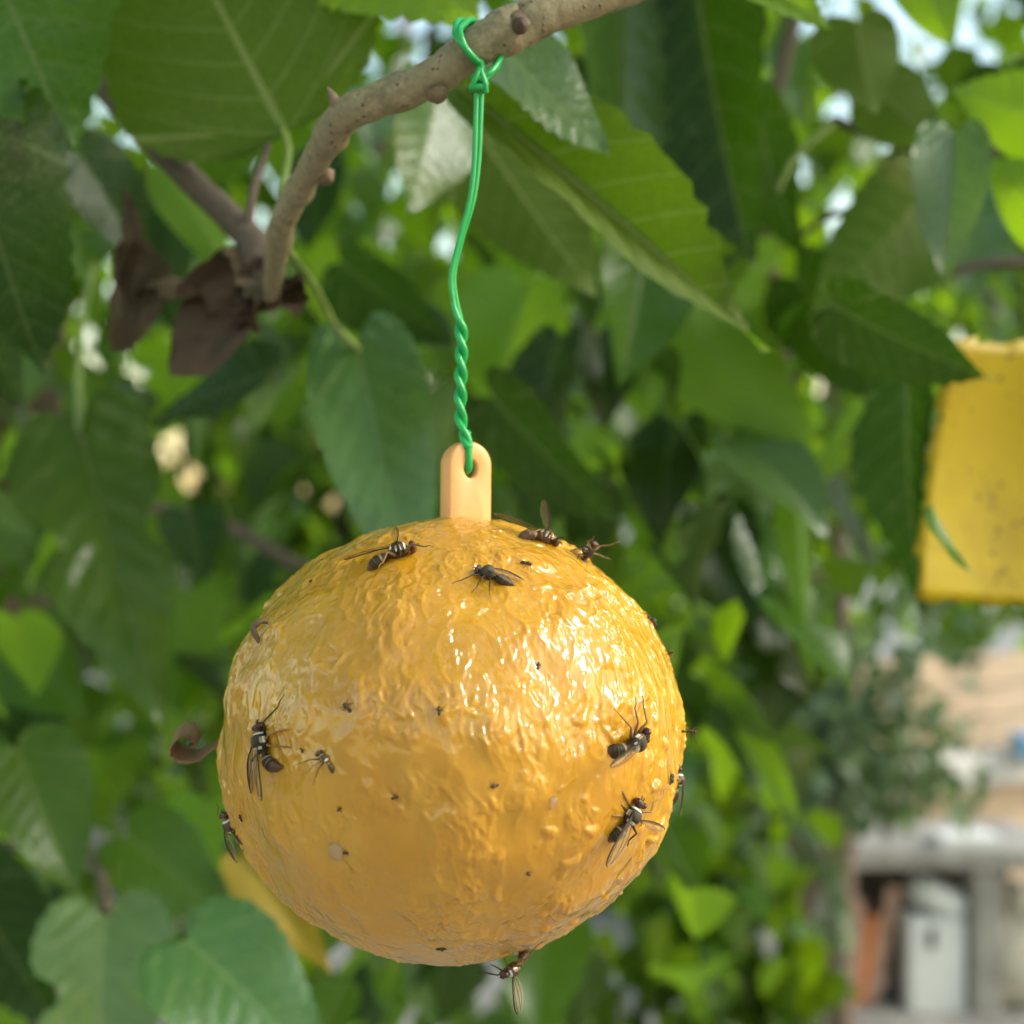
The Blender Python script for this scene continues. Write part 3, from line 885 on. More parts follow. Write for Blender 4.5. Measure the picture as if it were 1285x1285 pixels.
for k, (x, lab) in enumerate([(-2.6, 'low hedge bush at the far left behind the lower leaves'), (-.6, 'low hedge bush far behind the bottom of the ball'), (1.0, 'low hedge bush far behind, left of the yard bench')]):
    back_tree('hedge_bush', (x, 5.6, 0), 1.2, (x, 5.6, .75), (1.1, .5, .65), 1300, .14, 'leaf_i', lab, 'bush', 80 + k, .05, False, group='hedge bushes at the back')

# ------------------------------------------------------------------ yard at lower right
def box_mesh(name, x, y, z, bev=.006):
    bm = bmesh.new()
    bmesh.ops.create_cube(bm, size=1)
    bmesh.ops.scale(bm, vec=(x, y, z), verts=bm.verts)
    if bev: bmesh.ops.bevel(bm, geom=bm.edges[:], offset=bev, segments=2, affect='EDGES', profile=.7)
    me = bpy.data.meshes.new(name)
    bm.to_mesh(me); bm.free()
    return me


def box(name, c, s, mat, parent=None, rot=(0, 0, 0), bev=.006):
    o = link(name, box_mesh(name, *s, bev), M[mat], parent)
    o.location = Vector(c) - (Vector(parent.location) if parent else Vector((0, 0, 0)))
    o.rotation_euler = rot
    return o


WY = 4.9
wx0, wx1 = gx(1000, WY), gx(1500, WY)
wall = tag(empty('plank_wall', ((wx0 + wx1) / 2, WY, 0)), 'low tan plank wall behind the grey bench at the right', 'wall')
rr = random.Random(3)
z = .02
wm = (wx0 + wx1) / 2
while z < 1.12:
    h = .125
    if .60 < z < .72:
        box('ledge', (wm + .15, WY - .05, z + h / 2), (wx1 - wx0 - .3, .12, h - .006), 'render', wall)
    else:
        box('plank', (wm + rr.uniform(-.02, .02), WY + rr.uniform(-.006, .006), z + h / 2), (wx1 - wx0, .035, h - .008), 'plank', wall)
    z += h
for xx in (wx0 + .1, wm, wx1 - .1):
    box('post', (xx, WY + .06, .57), (.07, .07, 1.14), 'shade_brown', wall)
tag(box('blue_crate', (gx(1290, WY - .05), WY - .12, .80), (.16, .12, .09), 'bluepaint'), 'pale blue plastic piece on the ledge of the plank wall', 'crate')

wall.rotation_euler[2] = R(24)
BY = 4.35
bx0, bx1 = gx(1018, BY), gx(1300, BY)
bz = CAMZ - (1066 - 642.5) * KPX * (BY - .2)
bench = tag(empty('bench', ((bx0 + bx1) / 2, BY, 0)), 'grey concrete work bench with clutter stored underneath', 'bench')
box('slab', ((bx0 + bx1) / 2, BY, bz - .0325), (bx1 - bx0, .42, .065), 'concrete', bench, bev=.012)
for px_, w_ in ((1034, .10), (1216, .10), (1330, .09)):
    box('leg', (gx(px_, BY), BY - .1, (bz - .066) / 2), (w_, .16, bz - .07), 'concrete', bench)
box('shade_panel', ((bx0 + bx1) / 2, BY + .19, (bz - .066) / 2), (bx1 - bx0 - .05, .03, bz - .075), 'shade_brown', bench)  # dark sheet standing for the shade under the slab
tag(box('drawer_tray', (gx(1195, BY), BY - .12, bz + .018), (.20, .12, .035), 'white'), 'flat white tray lying on top of the grey bench', 'tray')
cab = tag(empty('cabinet', (gx(1157, BY), BY - .06, 0)), 'white metal cabinet with a dark slot under the bench', 'cabinet')
box('body', (gx(1157, BY), BY - .06, .16), (.19, .2, .32), 'white', cab, bev=.012)
box('slot', (gx(1150, BY), BY - .162, .255), (.022, .012, .07), 'black', cab, bev=.003)
# white bag lying tilted on the cabinet
bm = bmesh.new()
bmesh.ops.create_icosphere(bm, subdivisions=4, radius=1)
for vtx in bm.verts:
    p = vtx.co
    p.x = math.copysign(abs(p.x) ** .6, p.x); p.z = math.copysign(abs(p.z) ** .7, p.z)
    k = 1 + .06 * pnoise(np.array([[p.x * 3, p.y * 3, p.z * 3]]))[0]
    vtx.co = Vector((p.x * .105 * k, p.y * .08 * k, p.z * .052 * k))
for f in bm.faces: f.smooth = True
me = bpy.data.meshes.new('white_sack'); bm.to_mesh(me); bm.free()
o = link('white_sack', me, M['white']); o.location = (gx(1178, BY - .1), BY - .08, .375); o.rotation_euler = (0, R(24), 0)
tag(o, 'white rounded sack tilted on top of the white cabinet', 'sack')
for k, (px_, h, tilt, mt, lab, nm) in enumerate([(1062, .36, 6, 'terracotta', 'brown board leaning under the left end of the bench', 'board'), (1078, .30, 12, 'orange', 'orange red plastic board leaning between brown boards', 'board'),
                                                 (1100, .40, 14, 'terracotta', 'pinkish brown board leaning beside the white cabinet', 'board'), (1118, .26, 5, 'shade_brown', 'dark brown short board against the white cabinet', 'board')]):
    o = box(nm, (gx(px_, BY), BY - .09 + .012 * k, h / 2 + .004), (.05, .02, h), mt, None, (R(-6), R(tilt), 0), .003)
    tag(o, lab, 'board', 'boards stored under the bench')
for k, (px_, z_, sx_, sz_, lab) in enumerate([(1262, .20, .11, .15, 'big beige sack standing to the right of the bench leg'), (1275, .40, .09, .06, 'small beige sack on top of the big beige sack')]):
    bm = bmesh.new()
    bmesh.ops.create_icosphere(bm, subdivisions=4, radius=1)
    for vtx in bm.verts:
        p = vtx.co.copy()
        k_ = 1 + .16 * pnoise(np.array([[p.x * 2 + k * 9, p.y * 2, p.z * 2]]))[0]
        vtx.co = Vector((math.copysign(abs(p.x) ** .7, p.x) * sx_ * k_, p.y * .08 * k_, math.copysign(abs(p.z) ** .7, p.z) * sz_ * k_))
    for f in bm.faces: f.smooth = True
    me = bpy.data.meshes.new('sack'); bm.to_mesh(me); bm.free()
    o = link('sack', me, M['sack']); o.location = (gx(px_, BY), BY - .1, z_ - .03)
    tag(o, lab, 'sack', 'sacks beside the bench')

# ------------------------------------------------------------------ yellow sticky card
def make_card():
    c = [P(1196, 425, .425), P(1440, 440, .445), P(1420, 775, .44), P(1149, 752, .42)]
    n = 20
    V = []
    for side in (0, 1):
        for i in range(n + 1):
            for j in range(n + 1):
                u, v = j / n, i / n
                p = (c[0] * (1 - u) + c[1] * u) * (1 - v) + (c[3] * (1 - u) + c[2] * u) * v
                er = .0032 * pnoise(np.array([[i * .9, j * .9, 3.3]]))[0] * (1 if i in (0, n) or j in (0, n) else 0)
                p = p + Vector((er, 0, er)) + Vector((0, 1, 0)) * (.006 * math.sin(3.1 * v) + .003 * math.sin(5 * u) + side * .0008)
                V.append(p)
    m = (n + 1) ** 2
    F = []
    for i in range(n):
        for j in range(n):
            k = i * (n + 1) + j
            F.append((k, k + n + 1, k + n + 2, k + 1))
            F.append((m + k, m + k + 1, m + k + n + 2, m + k + n + 1))
    ring = [j for j in range(n + 1)] + [i * (n + 1) + n for i in range(1, n + 1)] + [n * (n + 1) + j for j in range(n - 1, -1, -1)] + [i * (n + 1) for i in range(n - 1, 0, -1)]
    for a, b_ in zip(ring, ring[1:] + ring[:1]):
        F.append((a, b_, b_ + m, a + m))
    ctr = sum(c, Vector()) / 4
    V = [v - ctr for v in V]
    o = link('sticky_card', mesh_np('sticky_card', V, F), M['card']); o.location = ctr
    tag(o, 'yellow sticky trap card with dark specks hanging at the right edge', 'sticky card')
    V2, F2 = tube([tuple(P(1318, 436, .436) - ctr), tuple(P(1319, 250, .44) - ctr), tuple(P(1322, 60, .45) - ctr), tuple(P(1320, -160, .46) - ctr)], [.0005] * 4, 6)
    link('hanger', mesh_np('hanger', V2, F2), M['wire'], o)


make_card()

# ------------------------------------------------------------------ the ball
BC = Vector((-.01171, .24272, CAMZ - .04344))
BRX, BRZ = .0445, .0421


def ball_disp(n):
    """Wrinkled glue: height in metres above the ellipsoid for unit directions n."""
    w = np.stack([pnoise(n * 9 + 3), pnoise(n * 9 + 17), pnoise(n * 9 + 41)], 1) * .035

    def step(x, a, b_):
        t = np.clip((x - a) / (b_ - a), 0, 1)
        return t * t * (3 - 2 * t)

    def fbm(q): return pnoise(q) + .5 * pnoise(q * 2.1 + 13) + .25 * pnoise(q * 4.3 + 29)
    def ridge(q, k=2.3): return np.clip(1 - np.abs(pnoise(q) + .35 * pnoise(q * 2.3 + 7)) * k, 0, 1) ** 1.7
    # long runs and folds of glue down the ball, flakes on top of them, smooth patches between
    f1 = ridge((n + w) * np.array([9., 9., 2.6]))
    f2 = ridge((n + w) * np.array([17., 17., 5.5]) + 9)
    f3 = step(fbm((n + w) * np.array([26., 26., 15.]) + 5), .05, .35)
    f4 = step(fbm((n + w) * np.array([13., 13., 5.]) + 33), .0, .25)
    m = np.clip(pnoise(n * 4.0 + 60) * 2.2 + .40, 0.0, 1)
    side = np.clip(np.abs(n[:, 0]) * 1.3 + np.clip(n[:, 2], 0, 1) * .5, .62, 1.15)
    low = pnoise(n * 2.6 + 11) * .0008 + pnoise(n * 6 + 21) * .0004
    d = low + .0009 * np.exp(-(n[:, 0] ** 2 + n[:, 1] ** 2) / .02) * (n[:, 2] > 0) + f1 * .00052 * side * (.35 + .65 * m) + f2 * .00022 * side * (.2 + m) + f4 * .00016 * m + f3 * .00012 * m
    # a few beads of glue towards the lower right and the rim
    bb = np.clip(pnoise(n * 12 + 80) - .46, 0, .25) * .0028 * np.clip(n[:, 0] * 1.3 - n[:, 2] * .6, .05, 1)
    return d + bb


def make_ball():
    nu, nv = 1000, 520
    th = np.linspace(0, 2 * np.pi, nu, endpoint=False)
    ph = np.linspace(0.004, np.pi - 0.004, nv)
    T_, Pp = np.meshgrid(th, ph)
    n = np.stack([np.sin(Pp) * np.cos(T_), np.sin(Pp) * np.sin(T_), np.cos(Pp)], -1).reshape(-1, 3)
    V = n * np.array([BRX, BRX, BRZ]) + n * ball_disp(n)[:, None]
    me = bpy.data.meshes.new('ball')
    i = np.arange(nv - 1)[:, None] * nu
    j = np.arange(nu)[None, :]
    k = (j + 1) % nu
    F = np.stack([i + j, i + nu + j, i + nu + k, i + k], -1).reshape(-1, 4)
    me.vertices.add(len(V)); me.vertices.foreach_set('co', V.ravel())
    nF = len(F)
    me.loops.add(nF * 4 + 2 * nu); 
    caps = np.concatenate([np.arange(nu), (nv - 1) * nu + np.arange(nu)[::-1]])
    me.loops.foreach_set('vertex_index', np.concatenate([F.ravel(), caps]).astype(np.int32))
    me.polygons.add(nF + 2)
    st = np.concatenate([np.arange(nF) * 4, [nF * 4, nF * 4 + nu]]).astype(np.int32)
    me.polygons.foreach_set('loop_start', st)
    me.polygons.foreach_set('use_smooth', np.ones(nF + 2, dtype=bool))
    me.update(calc_edges=True)
    me.validate()
    return me


trap = tag(empty('sticky_ball_trap', BC), 'yellow orange sticky ball trap hanging from the green wire', 'insect trap')
link('ball', make_ball(), M['ball'], trap)


def ball_hit(px, py, lift=0.0):
    """Point on the ball and its outward direction seen at px, py (nearest rim point when outside)."""
    o = np.array(cam.location) - np.array(BC)
    d = np.array(P(px, py, 1.0) - cam.location); d /= np.linalg.norm(d)
    S = np.array([BRX, BRX, BRZ]) * 1.008
    oo, dd = o / S, d / S
    a, b_, c = dd @ dd, oo @ dd, oo @ oo - 1
    disc = b_ * b_ - a * c
    t = (-b_ - math.sqrt(disc)) / a if disc > 0 else -b_ / a
    p = oo + dd * t
    n = p / np.linalg.norm(p)
    h = ball_disp(n[None])[0]
    pos = n * np.array([BRX, BRX, BRZ]) + n * (h + lift)
    nn = n / np.array([BRX, BRX, BRZ]); nn /= np.linalg.norm(nn)
    return Vector(pos) + BC, Vector(nn)


# hanging tab with its hole
def make_tab():
    hw, top, bot, hz, hr, th = .0047, .0156, -.003, .0102, .00145, .0044
    N = 72
    outer, inner = [], []
    for i in range(N):
        a = 2 * math.pi * i / N
        dx, dz = math.cos(a), math.sin(a)
        # march from the hole centre to the plate outline
        lo, hi = 0, .03
        for _ in range(40):
            m = (lo + hi) / 2
            x, z_ = dx * m, hz + dz * m
            cz = top - hw
            ins = (abs(x) <= hw and bot <= z_ <= cz) or (z_ > cz and x * x + (z_ - cz) ** 2 <= hw * hw)
            lo, hi = (m, hi) if ins else (lo, m)
        outer.append((dx * lo, hz + dz * lo)); inner.append((dx * hr, hz + dz * hr * 1.25))
    loops = []
    bev = .0005
    ctr = (0, hz)
    def sc(pts, c, k): return [(c[0] + (p[0] - c[0]) * k, c[1] + (p[1] - c[1]) * k) for p in pts]
    loops.append([(x, -th / 2 + .0002, z_) for x, z_ in inner])
    loops.append([(x, -th / 2, z_) for x, z_ in sc(inner, ctr, 1.28)])
    loops.append([(x, -th / 2, z_) for x, z_ in sc(outer, ctr, .90)])
    loops.append([(x, -th / 2 + bev * .4, z_) for x, z_ in sc(outer, ctr, .97)])
    loops.append([(x, -th / 2 + bev * 1.4, z_) for x, z_ in outer])
    loops.append([(x, th / 2 - bev * 1.4, z_) for x, z_ in outer])
    loops.append([(x, th / 2 - bev * .4, z_) for x, z_ in sc(outer, ctr, .97)])
    loops.append([(x, th / 2, z_) for x, z_ in sc(outer, ctr, .90)])
    loops.append([(x, th / 2, z_) for x, z_ in sc(inner, ctr, 1.28)])
    loops.append([(x, th / 2 - .0002, z_) for x, z_ in inner])
    V = [p for l in loops for p in l]
    F = []
    nl = len(loops)
    for l in range(nl):
        l2 = (l + 1) % nl
        for i in range(N):
            k = (i + 1) % N
            F.append((l * N + i, l * N + k, l2 * N + k, l2 * N + i))
    me = mesh_np('hanging_tab', V, F)
    bm = bmesh.new(); bm.from_mesh(me); bmesh.ops.recalc_face_normals(bm, faces=bm.faces); bm.to_mesh(me); bm.free()
    return me


top_z = BRZ
tab_x = (584 - 642.5) * KPX * BC.y - BC.x
o = link('hanging_tab', make_tab(), M['tab'], trap)
o.location = (tab_x, 0, top_z - .0005)
o.rotation_euler = (0, R(0.6), R(30))

# beads of clear glue
for k, (px, py, r) in enumerate([(421, 1068, .0016), (696, 1008, .0010), (778, 1105, .0008)]):
    p, n = ball_hit(px, py)
    bm = bmesh.new()
    bmesh.ops.create_icosphere(bm, subdivisions=4, radius=1)
    for vtx in bm.verts:
        c = vtx.co.copy()
        kk = 1 + .22 * pnoise(np.array([[c.x * 1.6 + k * 5, c.y * 1.6, c.z * 1.6]]))[0]
        vtx.co = Vector((c.x * r * .85 * kk, c.y * r * 1.1 * kk, c.z * r * .75 * kk))
    for f in bm.faces: f.smooth = True
    me = bpy.data.meshes.new('glue_bead'); bm.to_mesh(me); bm.free()
    up = Vector((0, 0, 1))
    link('glue_bead', me, M['bead'], trap, Matrix.Translation(p - BC) @ leaf_matrix(Vector((0, 0, 0)), up - n * up.dot(n), n, 1))

# ------------------------------------------------------------------ green wire
def make_wire():
    top = P(600, 72, .2435)
    hole = BC + Vector((tab_x + .0004, -.0002, top_z - .0005 + .0102))
    w = tag(empty('green_wire', P(600, 110, .2425)), 'green plastic coated wire tied round the twig and twisted above the tab', 'wire')
    XF = Matrix.Translation(-Vector(w.location))
    def wl(name, path, r, ns=10):
        V, F = tube(path, r, ns)
        return link(name, mesh_np(name, V, F), M['wire'], w, XF)
    # centre line from the knot to the hole of the tab
    cpx = [(601, 118, .2405), (600, 150, .2405), (598, 200, .2408), (592, 250, .241), (578, 300, .2412), (568, 345, .2415), (571, 380, .2418), (578, 410, .242), (579, 440, .242), (578, 480, .242), (578, 520, .242), (581, 540, .2415), (588, 562, .2405)]
    n = 420
    c = catmull([tuple(P(*q)) for q in cpx], n)
    zpx = 642.5 - (c[:, 2] - CAMZ) / (KPX * c[:, 1])
    # twist only in the lower part
    tw = np.cumsum(np.where(zpx > 402, 1.0, np.where(zpx > 385, .3, 0.012)) * np.gradient(zpx)) / 27.0 * math.pi
    off = np.interp(zpx, [110, 200, 330, 380, 405, 420, 540, 568], [.00052, .00046, .00026, .00042, .00062, .00066, .00062, .0004])
    for s, ph in ((1, 0), (-1, math.pi)):
        a = tw + ph + .35
        path = c.copy()
        path[:, 0] += off * np.cos(a); path[:, 1] += off * np.sin(a)
        wl('strand', path, np.interp(zpx, [110, 380, 410, 560], [.00054, .00052, .00074, .00070]), 9)
    # the end through the hole of the tab
    e = c[-1]
    hole = np.array(hole)
    pts = [e + np.array([0, 0, .0004]), e, np.array([e[0], e[1] + .0004, hole[2] + .0004]), hole + np.array([-.0002, .0004, -.0003]), hole + np.array([-.0002, .0036, .0012]), hole + np.array([-.0006, .0034, .0050]), e + np.array([-.0003, .0016, .0030])]
    wl('hook_end', catmull(pts, 60), .00078)
    # loop round the twig (two turns)
    ax = (P(510, 121, .247) - P(700, 33, .2455)).normalized()
    ctr = P(597, 57, .2440)
    u = ax.cross(Vector((0, -1, 0))).normalized(); v = ax.cross(u)
    if u.z < 0: u = -u
    for k, (sh, rr_, tilt) in enumerate([(-.0008, .0050, .10), (.0008, .0052, -.32)]):
        path = []
        for i in range(61):
            a = -2.7 + 5.4 * i / 60
            r_ = rr_ + .0006 * math.sin(3 * a + k)
            path.append(ctr + u * (r_ * math.cos(a)) + v * (r_ * math.sin(a)) + ax * (sh - .0030 * v.y * math.sin(a) + tilt * r_ * (1 - math.cos(a)) * .5))
        kn = P(601, 98, .2405)
        path = [kn + Vector((.0004 * k, 0, -.001))] + path + [kn + Vector((-.0004 * k, -.0003, -.0012))]
        wl('loop', catmull([tuple(p) for p in path], 140), .00068)
    # knot
    kc = P(601, 106, .2402)
    path = []
    for i in range(90):
        t = i / 89
        a = t * 2 * math.pi * 2.6
        r_ = .00105 * (0.55 + .75 * math.sin(math.pi * t))
        path.append(kc + Vector((r_ * math.cos(a), r_ * math.sin(a) * .9, .0022 * (.5 - t) + .0006 * math.sin(a * .5))))
    wl('knot', path, .00068)
    path = [kc + Vector((-.0016, -.0009, -.0012)), kc + Vector((-.0006, -.0016, .0006)), kc + Vector((.0002, -.0014, .0022)), kc + Vector((.0012, -.0013, -.0002)), kc + Vector((.0014, -.0006, -.0018))]
    wl('knot', catmull([tuple(p) for p in path], 40), .00055)
    # cut end standing off to the right
    path = [P(606, 96, .2402), P(616, 90, .2405), P(624, 80, .242), P(630, 70, .244)]
    wl('wire_end', catmull([tuple(p) for p in path], 24), .00055)


make_wire()

# ------------------------------------------------------------------ insects
MI = {'dark': 0, 'brown': 1, 'band': 2, 'pale': 3, 'eye': 4, 'leg': 5, 'grey': 6}
FLYM = [M['fly_dark'], M['fly_brown'], M['fly_band'], M['fly_pale'], M['fly_eye'], M['fly_leg'], M['fly_grey']]


def fly_geo(abd_bend=.0, abd_yaw=0.0, style='fruit', seed=0, legs=None, fat=1.0, nr=18):
    """One continuous body, head towards +X, feet towards -Z, length 1."""
    rr = random.Random(seed)
    st = [(.50, .02, 0), (.49, .060, 0), (.465, .090, 0), (.43, .105, 0), (.40, .095, 0), (.375, .05, .01), (.355, .045, .01), (.335, .085, .02), (.30, .115, .03), (.25, .135, .04), (.20, .142, .045), (.15, .138, .04), (.10, .12, .03), (.06, .085, .02), (.02, .055, 0.005),
          (-.01, .052, 0), (-.05, .085, -.01), (-.09, .11, -.01), (-.12, .118, -.01), (-.125, .112, -.01), (-.17, .128, -.01), (-.21, .130, -.01), (-.215, .123, -.01), (-.26, .125, -.01), (-.30, .115, -.01), (-.305, .108, -.01), (-.35, .095, -.01), (-.39, .07, -.01), (-.43, .045, -.01), (-.46, .02, -.01), (-.475, .004, -.01)]
    V, F, mi = [], [], []
    for k, (x, r, z) in enumerate(st):
        r *= fat
        c = Vector((x, 0, z)); fx = Vector((1, 0, 0))
        if x < 0:
            a = abd_bend * (-x / .475); b_ = abd_yaw * (-x / .475)
            ln = -x
            c = Vector((-ln * math.cos(a * .6) * math.cos(b_ * .6), -ln * math.sin(b_ * .6), z - ln * math.sin(a * .6)))
            fx = Vector((math.cos(a) * math.cos(b_), math.sin(b_), math.sin(a)))
        side = Vector((0, 1, 0)); upv = fx.cross(side).normalized(); side = upv.cross(fx).normalized()
        ry = r * (1.22 if x > .37 else 1.0); rz_ = r * (.95 if x > .37 else 1.02 if x > 0 else .85)
        for j in range(nr):
            an = 2 * math.pi * j / nr
            V.append(c + side * (ry * math.cos(an)) - upv * (-rz_ * math.sin(an)) * -1 if False else c + side * (ry * math.cos(an)) + upv * (rz_ * math.sin(an)))
    ns = len(st)
    for k in range(ns - 1):
        x = (st[k][0] + st[k + 1][0]) / 2
        for j in range(nr):
            F.append((k * nr + j, k * nr + (j + 1) % nr, (k + 1) * nr + (j + 1) % nr, (k + 1) * nr + j))
            an = math.degrees(2 * math.pi * (j + .5) / nr)
            upf = math.sin(math.radians(an))
            if style == 'house': m_ = 'grey' if x > 0 else ('dark' if k % 2 else 'grey')
            else:
                m_ = 'dark'
                if x > .37: m_ = 'brown'
                elif x > 0:
                    m_ = 'dark'
                    if .31 < x < .34 and upf > -.2: m_ = 'pale'
                    if .05 < x < .12 and upf > .3: m_ = 'pale'
                    if abs(upf) < .35 and .15 < x < .27: m_ = 'pale' if j % 2 else 'band'
                    if .17 < x < .30 and upf > .92: m_ = 'grey'
                    if style == 'brown': m_ = 'brown' if m_ == 'dark' else m_
                elif style == 'brown': m_ = 'brown' if k % 3 else 'band'
                else: m_ = 'band' if (-.135 < x < -.10 or -.225 < x < -.20) else ('brown' if x < -.3 else 'dark')
            mi.append(MI[m_])
    F.append(tuple(range(nr))[::-1]); mi.append(MI['brown'])
    F.append(tuple((ns - 1) * nr + j for j in range(nr))); mi.append(MI['dark'])

    def blob(c, r, m_, n1=8, n2=6):
        o = len(V)
        for i in range(n2 + 1):
            p = math.pi * i / n2
            for j in range(n1):
                a = 2 * math.pi * j / n1
                V.append(Vector(c) + Vector((r[0] * math.sin(p) * math.cos(a), r[1] * math.sin(p) * math.sin(a), r[2] * math.cos(p))))
        for i in range(n2):
            for j in range(n1):
                F.append((o + i * n1 + j, o + (i + 1) * n1 + j, o + (i + 1) * n1 + (j + 1) % n1, o + i * n1 + (j + 1) % n1)); mi.append(MI[m_])

    for s in (-1, 1):
        blob((.435, s * .085, .02), (.060, .052, .085), 'eye', 12, 8)
        Vt, Ft = tube(catmull([(.49, s * .02, .02), (.53, s * .03, .03), (.56, s * .035, 0)], 5), [.012, .010, .006], 5) if False else tube([(.49, s * .02, .02), (.53, s * .03, .03), (.56, s * .035, .0)], [.012, .010, .006], 5)
        o = len(V); V.extend(Vector(q) for q in Vt); F.extend(tuple(i + o for i in f) for f in Ft); mi.extend([MI['dark']] * len(Ft))
    legs = legs or {}
    for li, (x0, fwd) in enumerate([(.29, .9), (.20, .1), (.12, -.8)]):
        for s in (-1, 1):
            sp = legs.get((li, s), {})
            ex = sp.get('out', rr.uniform(.38, .72)); dr = sp.get('fwd', fwd * rr.uniform(.25, .5)); dn = sp.get('down', rr.uniform(-.24, -.14))
            k_ = sp.get('knee', rr.uniform(.02, .12))
            h = Vector((x0, s * .08, -.05))
            kn = h + Vector((dr * .35, s * ex * .5, k_))
            an = h + Vector((dr * .8, s * ex * .85, dn * .6))
            ft = h + Vector((dr * 1.1 + rr.uniform(-.05, .05), s * ex * 1.15, dn))
            pa = [h, h * .6 + kn * .4, kn, kn * .5 + an * .5, an, an * .5 + ft * .5 + Vector((0, 0, .02)), ft]
            Vt, Ft = tube([tuple(q) for q in pa], [.026, .028, .016, .017, .012, .009, .007], 6)
            o = len(V); V.extend(Vector(q) for q in Vt); F.extend(tuple(i + o for i in f) for f in Ft)
            mi.extend([MI['leg' if (rr.random() < .6 and style != 'house') else 'dark']] * len(Ft))
    return V, F, mi


WOUT = [(0, 0), (.10, .030), (.30, .085), (.55, .115), (.80, .095), (.95, .045), (1.0, -.02), (.93, -.11), (.75, -.185), (.5, -.20), (.28, -.15), (.10, -.06), (0, -.015)]


def wing_geo(L, bend=.1):
    o = catmull(WOUT, 49)
    up = o[:25]; dn = o[24:][::-1]
    n = 25; m = 7
    V, UV = [], []
    for i in range(n):
        for j in range(m):
            t = j / (m - 1)
            p = up[i] * (1 - t) + dn[i] * t
            z = -bend * p[0] ** 2 + .018 * math.sin(t * 9 + p[0] * 4) * min(1, p[0] * 3)
            V.append((p[0] * L, p[1] * L, z * L)); UV.append((p[0], 1 - t))
    F = [(i * m + j, i * m + j + 1, (i + 1) * m + j + 1, (i + 1) * m + j) for i in range(n - 1) for j in range(m - 1)]
    veins = []
    for t, r in ((0.0, .014), (.25, .006), (.5, .005), (.74, .005)):
        pts = []
        for i in range(0, n - (0 if t == 0 else 3), 2):
            p = up[i] * (1 - t) + dn[i] * t
            z = -bend * p[0] ** 2 + .018 * math.sin(t * 9 + p[0] * 4) * min(1, p[0] * 3)
            pts.append((p[0] * L, p[1] * L, z * L + .002 * L))
        veins.append(tube(pts, np.linspace(r, r * .7, len(pts)) * L, 5))
    return (V, F, UV), join(veins)


def place_fly(px, py, head, label, L=.0085, up=0.0, roll=0.0, pitch=0.0, style='fruit', wings=((25, 8, 1.0), (25, 8, 1.0)), bend=.3, yaw=0.0, seed=0, lift=None, legs=None, name='fly', cat='fly', group='flies stuck on the ball', fat=1.0):
    """head = direction of the head in the photograph (dx right, dy down)."""
    p, n = ball_hit(px, py)
    hd = Vector((head[0], head[2] if len(head) > 2 else 0, -head[1]))
    fx = (hd - n * hd.dot(n))
    if len(head) > 2: fx = hd
    fx.normalize()
    upv = (n - fx * n.dot(fx)).normalized()
    sd = upv.cross(fx)
    rot = Matrix((fx, sd, upv)).transposed()
    rot = rot @ Matrix.Rotation(R(roll), 3, 'X') @ Matrix.Rotation(R(pitch), 3, 'Y')
    L = L * 1.2
    V, F, mi = fly_geo(bend, yaw, style, seed, legs, fat)
    me = mesh_np(name, V, F, midx=mi)
    for m_ in FLYM: me.materials.append(m_)
    o = bpy.data.objects.new(name, me); COL.objects.link(o)
    lift = .07 * L if lift is None else lift
    o.matrix_world = Matrix.Translation(p + n * lift) @ rot.to_4x4() @ Matrix.Diagonal((L, L, L, 1))
    tag(o, label, cat, group)
    for s, wg in zip((1, -1), wings):
        if wg is None: continue
        ang, lift_a, wl = wg
        (wv, wf, wuv), (vv, vf) = wing_geo(.86 * wl)
        wm = mesh_np('wing', wv, wf, uv=wuv); wm.materials.append(M['wing'])
        # the wing runs backwards from the thorax; ang opens it sideways, lift_a raises it
        a = math.pi - R(ang) * s
        Mw = Matrix.Translation((.20, s * .10, .12)) @ Matrix.Rotation(a, 4, 'Z') @ Matrix.Rotation(R(-lift_a), 4, 'Y')
        if s > 0: Mw = Mw @ Matrix.Scale(-1, 4, (0, 1, 0))
        wo_ = link('wing', wm, None, o, Mw)
        link('wing_vein', mesh_np('wing_vein', vv, vf), M['fly_dark'], wo_)
    return o


place_fly(487, 700, (.85, -.45), 'banded fly near the top left of the ball, one wing held out to the left', L=.0090, roll=-42, wings=((8, 12, 1.05), (100, 30, .5)), bend=.8, yaw=-.3, seed=1)
place_fly(672, 676, (.95, -.15), 'fat brown fly on the upper rim, long wing spread left', L=.0076, roll=-35, wings=((4, 10, 1.35), (45, 55, .8)), bend=1.3, seed=2, fat=1.25, style='brown')
place_fly(733, 702, (.5, -.75, -.15), 'fly with white thorax spots on the upper right rim of the ball', L=.0064, roll=50, wings=((50, 15, .7), (40, 20, .8)), bend=1.2, seed=3, fat=1.15)
place_fly(622, 722, (-.85, -.55), 'plain dark grey fly just below the tab', L=.0064, roll=20, style='house', wings=((22, 6, .95), (8, 4, .95)), bend=.1, seed=4, fat=1.2)
place_fly(332, 945, (-.45, -.85), 'large fly at the left of the ball with both wings hanging down', L=.0088, roll=-16, wings=((40, 4, 1.05), (0, 12, 1.1)), bend=.5, yaw=1.35, seed=5)
place_fly(414, 957, (-.7, -.5), 'small curled ant right of the large fly on the left', L=.0044, roll=50, wings=(None, None), bend=1.5, seed=6, name='ant', cat='ant', group='insects stuck on the ball', fat=.75, style='brown')
place_fly(785, 938, (.93, -.30), 'dark fly below the bright glare with a wing pointing left', L=.0092, roll=30, wings=((8, 10, 1.1), None), bend=1.2, seed=7)
place_fly(782, 1034, (.72, -.62), 'fly low on the right of the ball with wing pointing down left', L=.0086, roll=-12, wings=((2, 14, 1.1), (105, 20, .6)), bend=.8, yaw=-.4, seed=8)
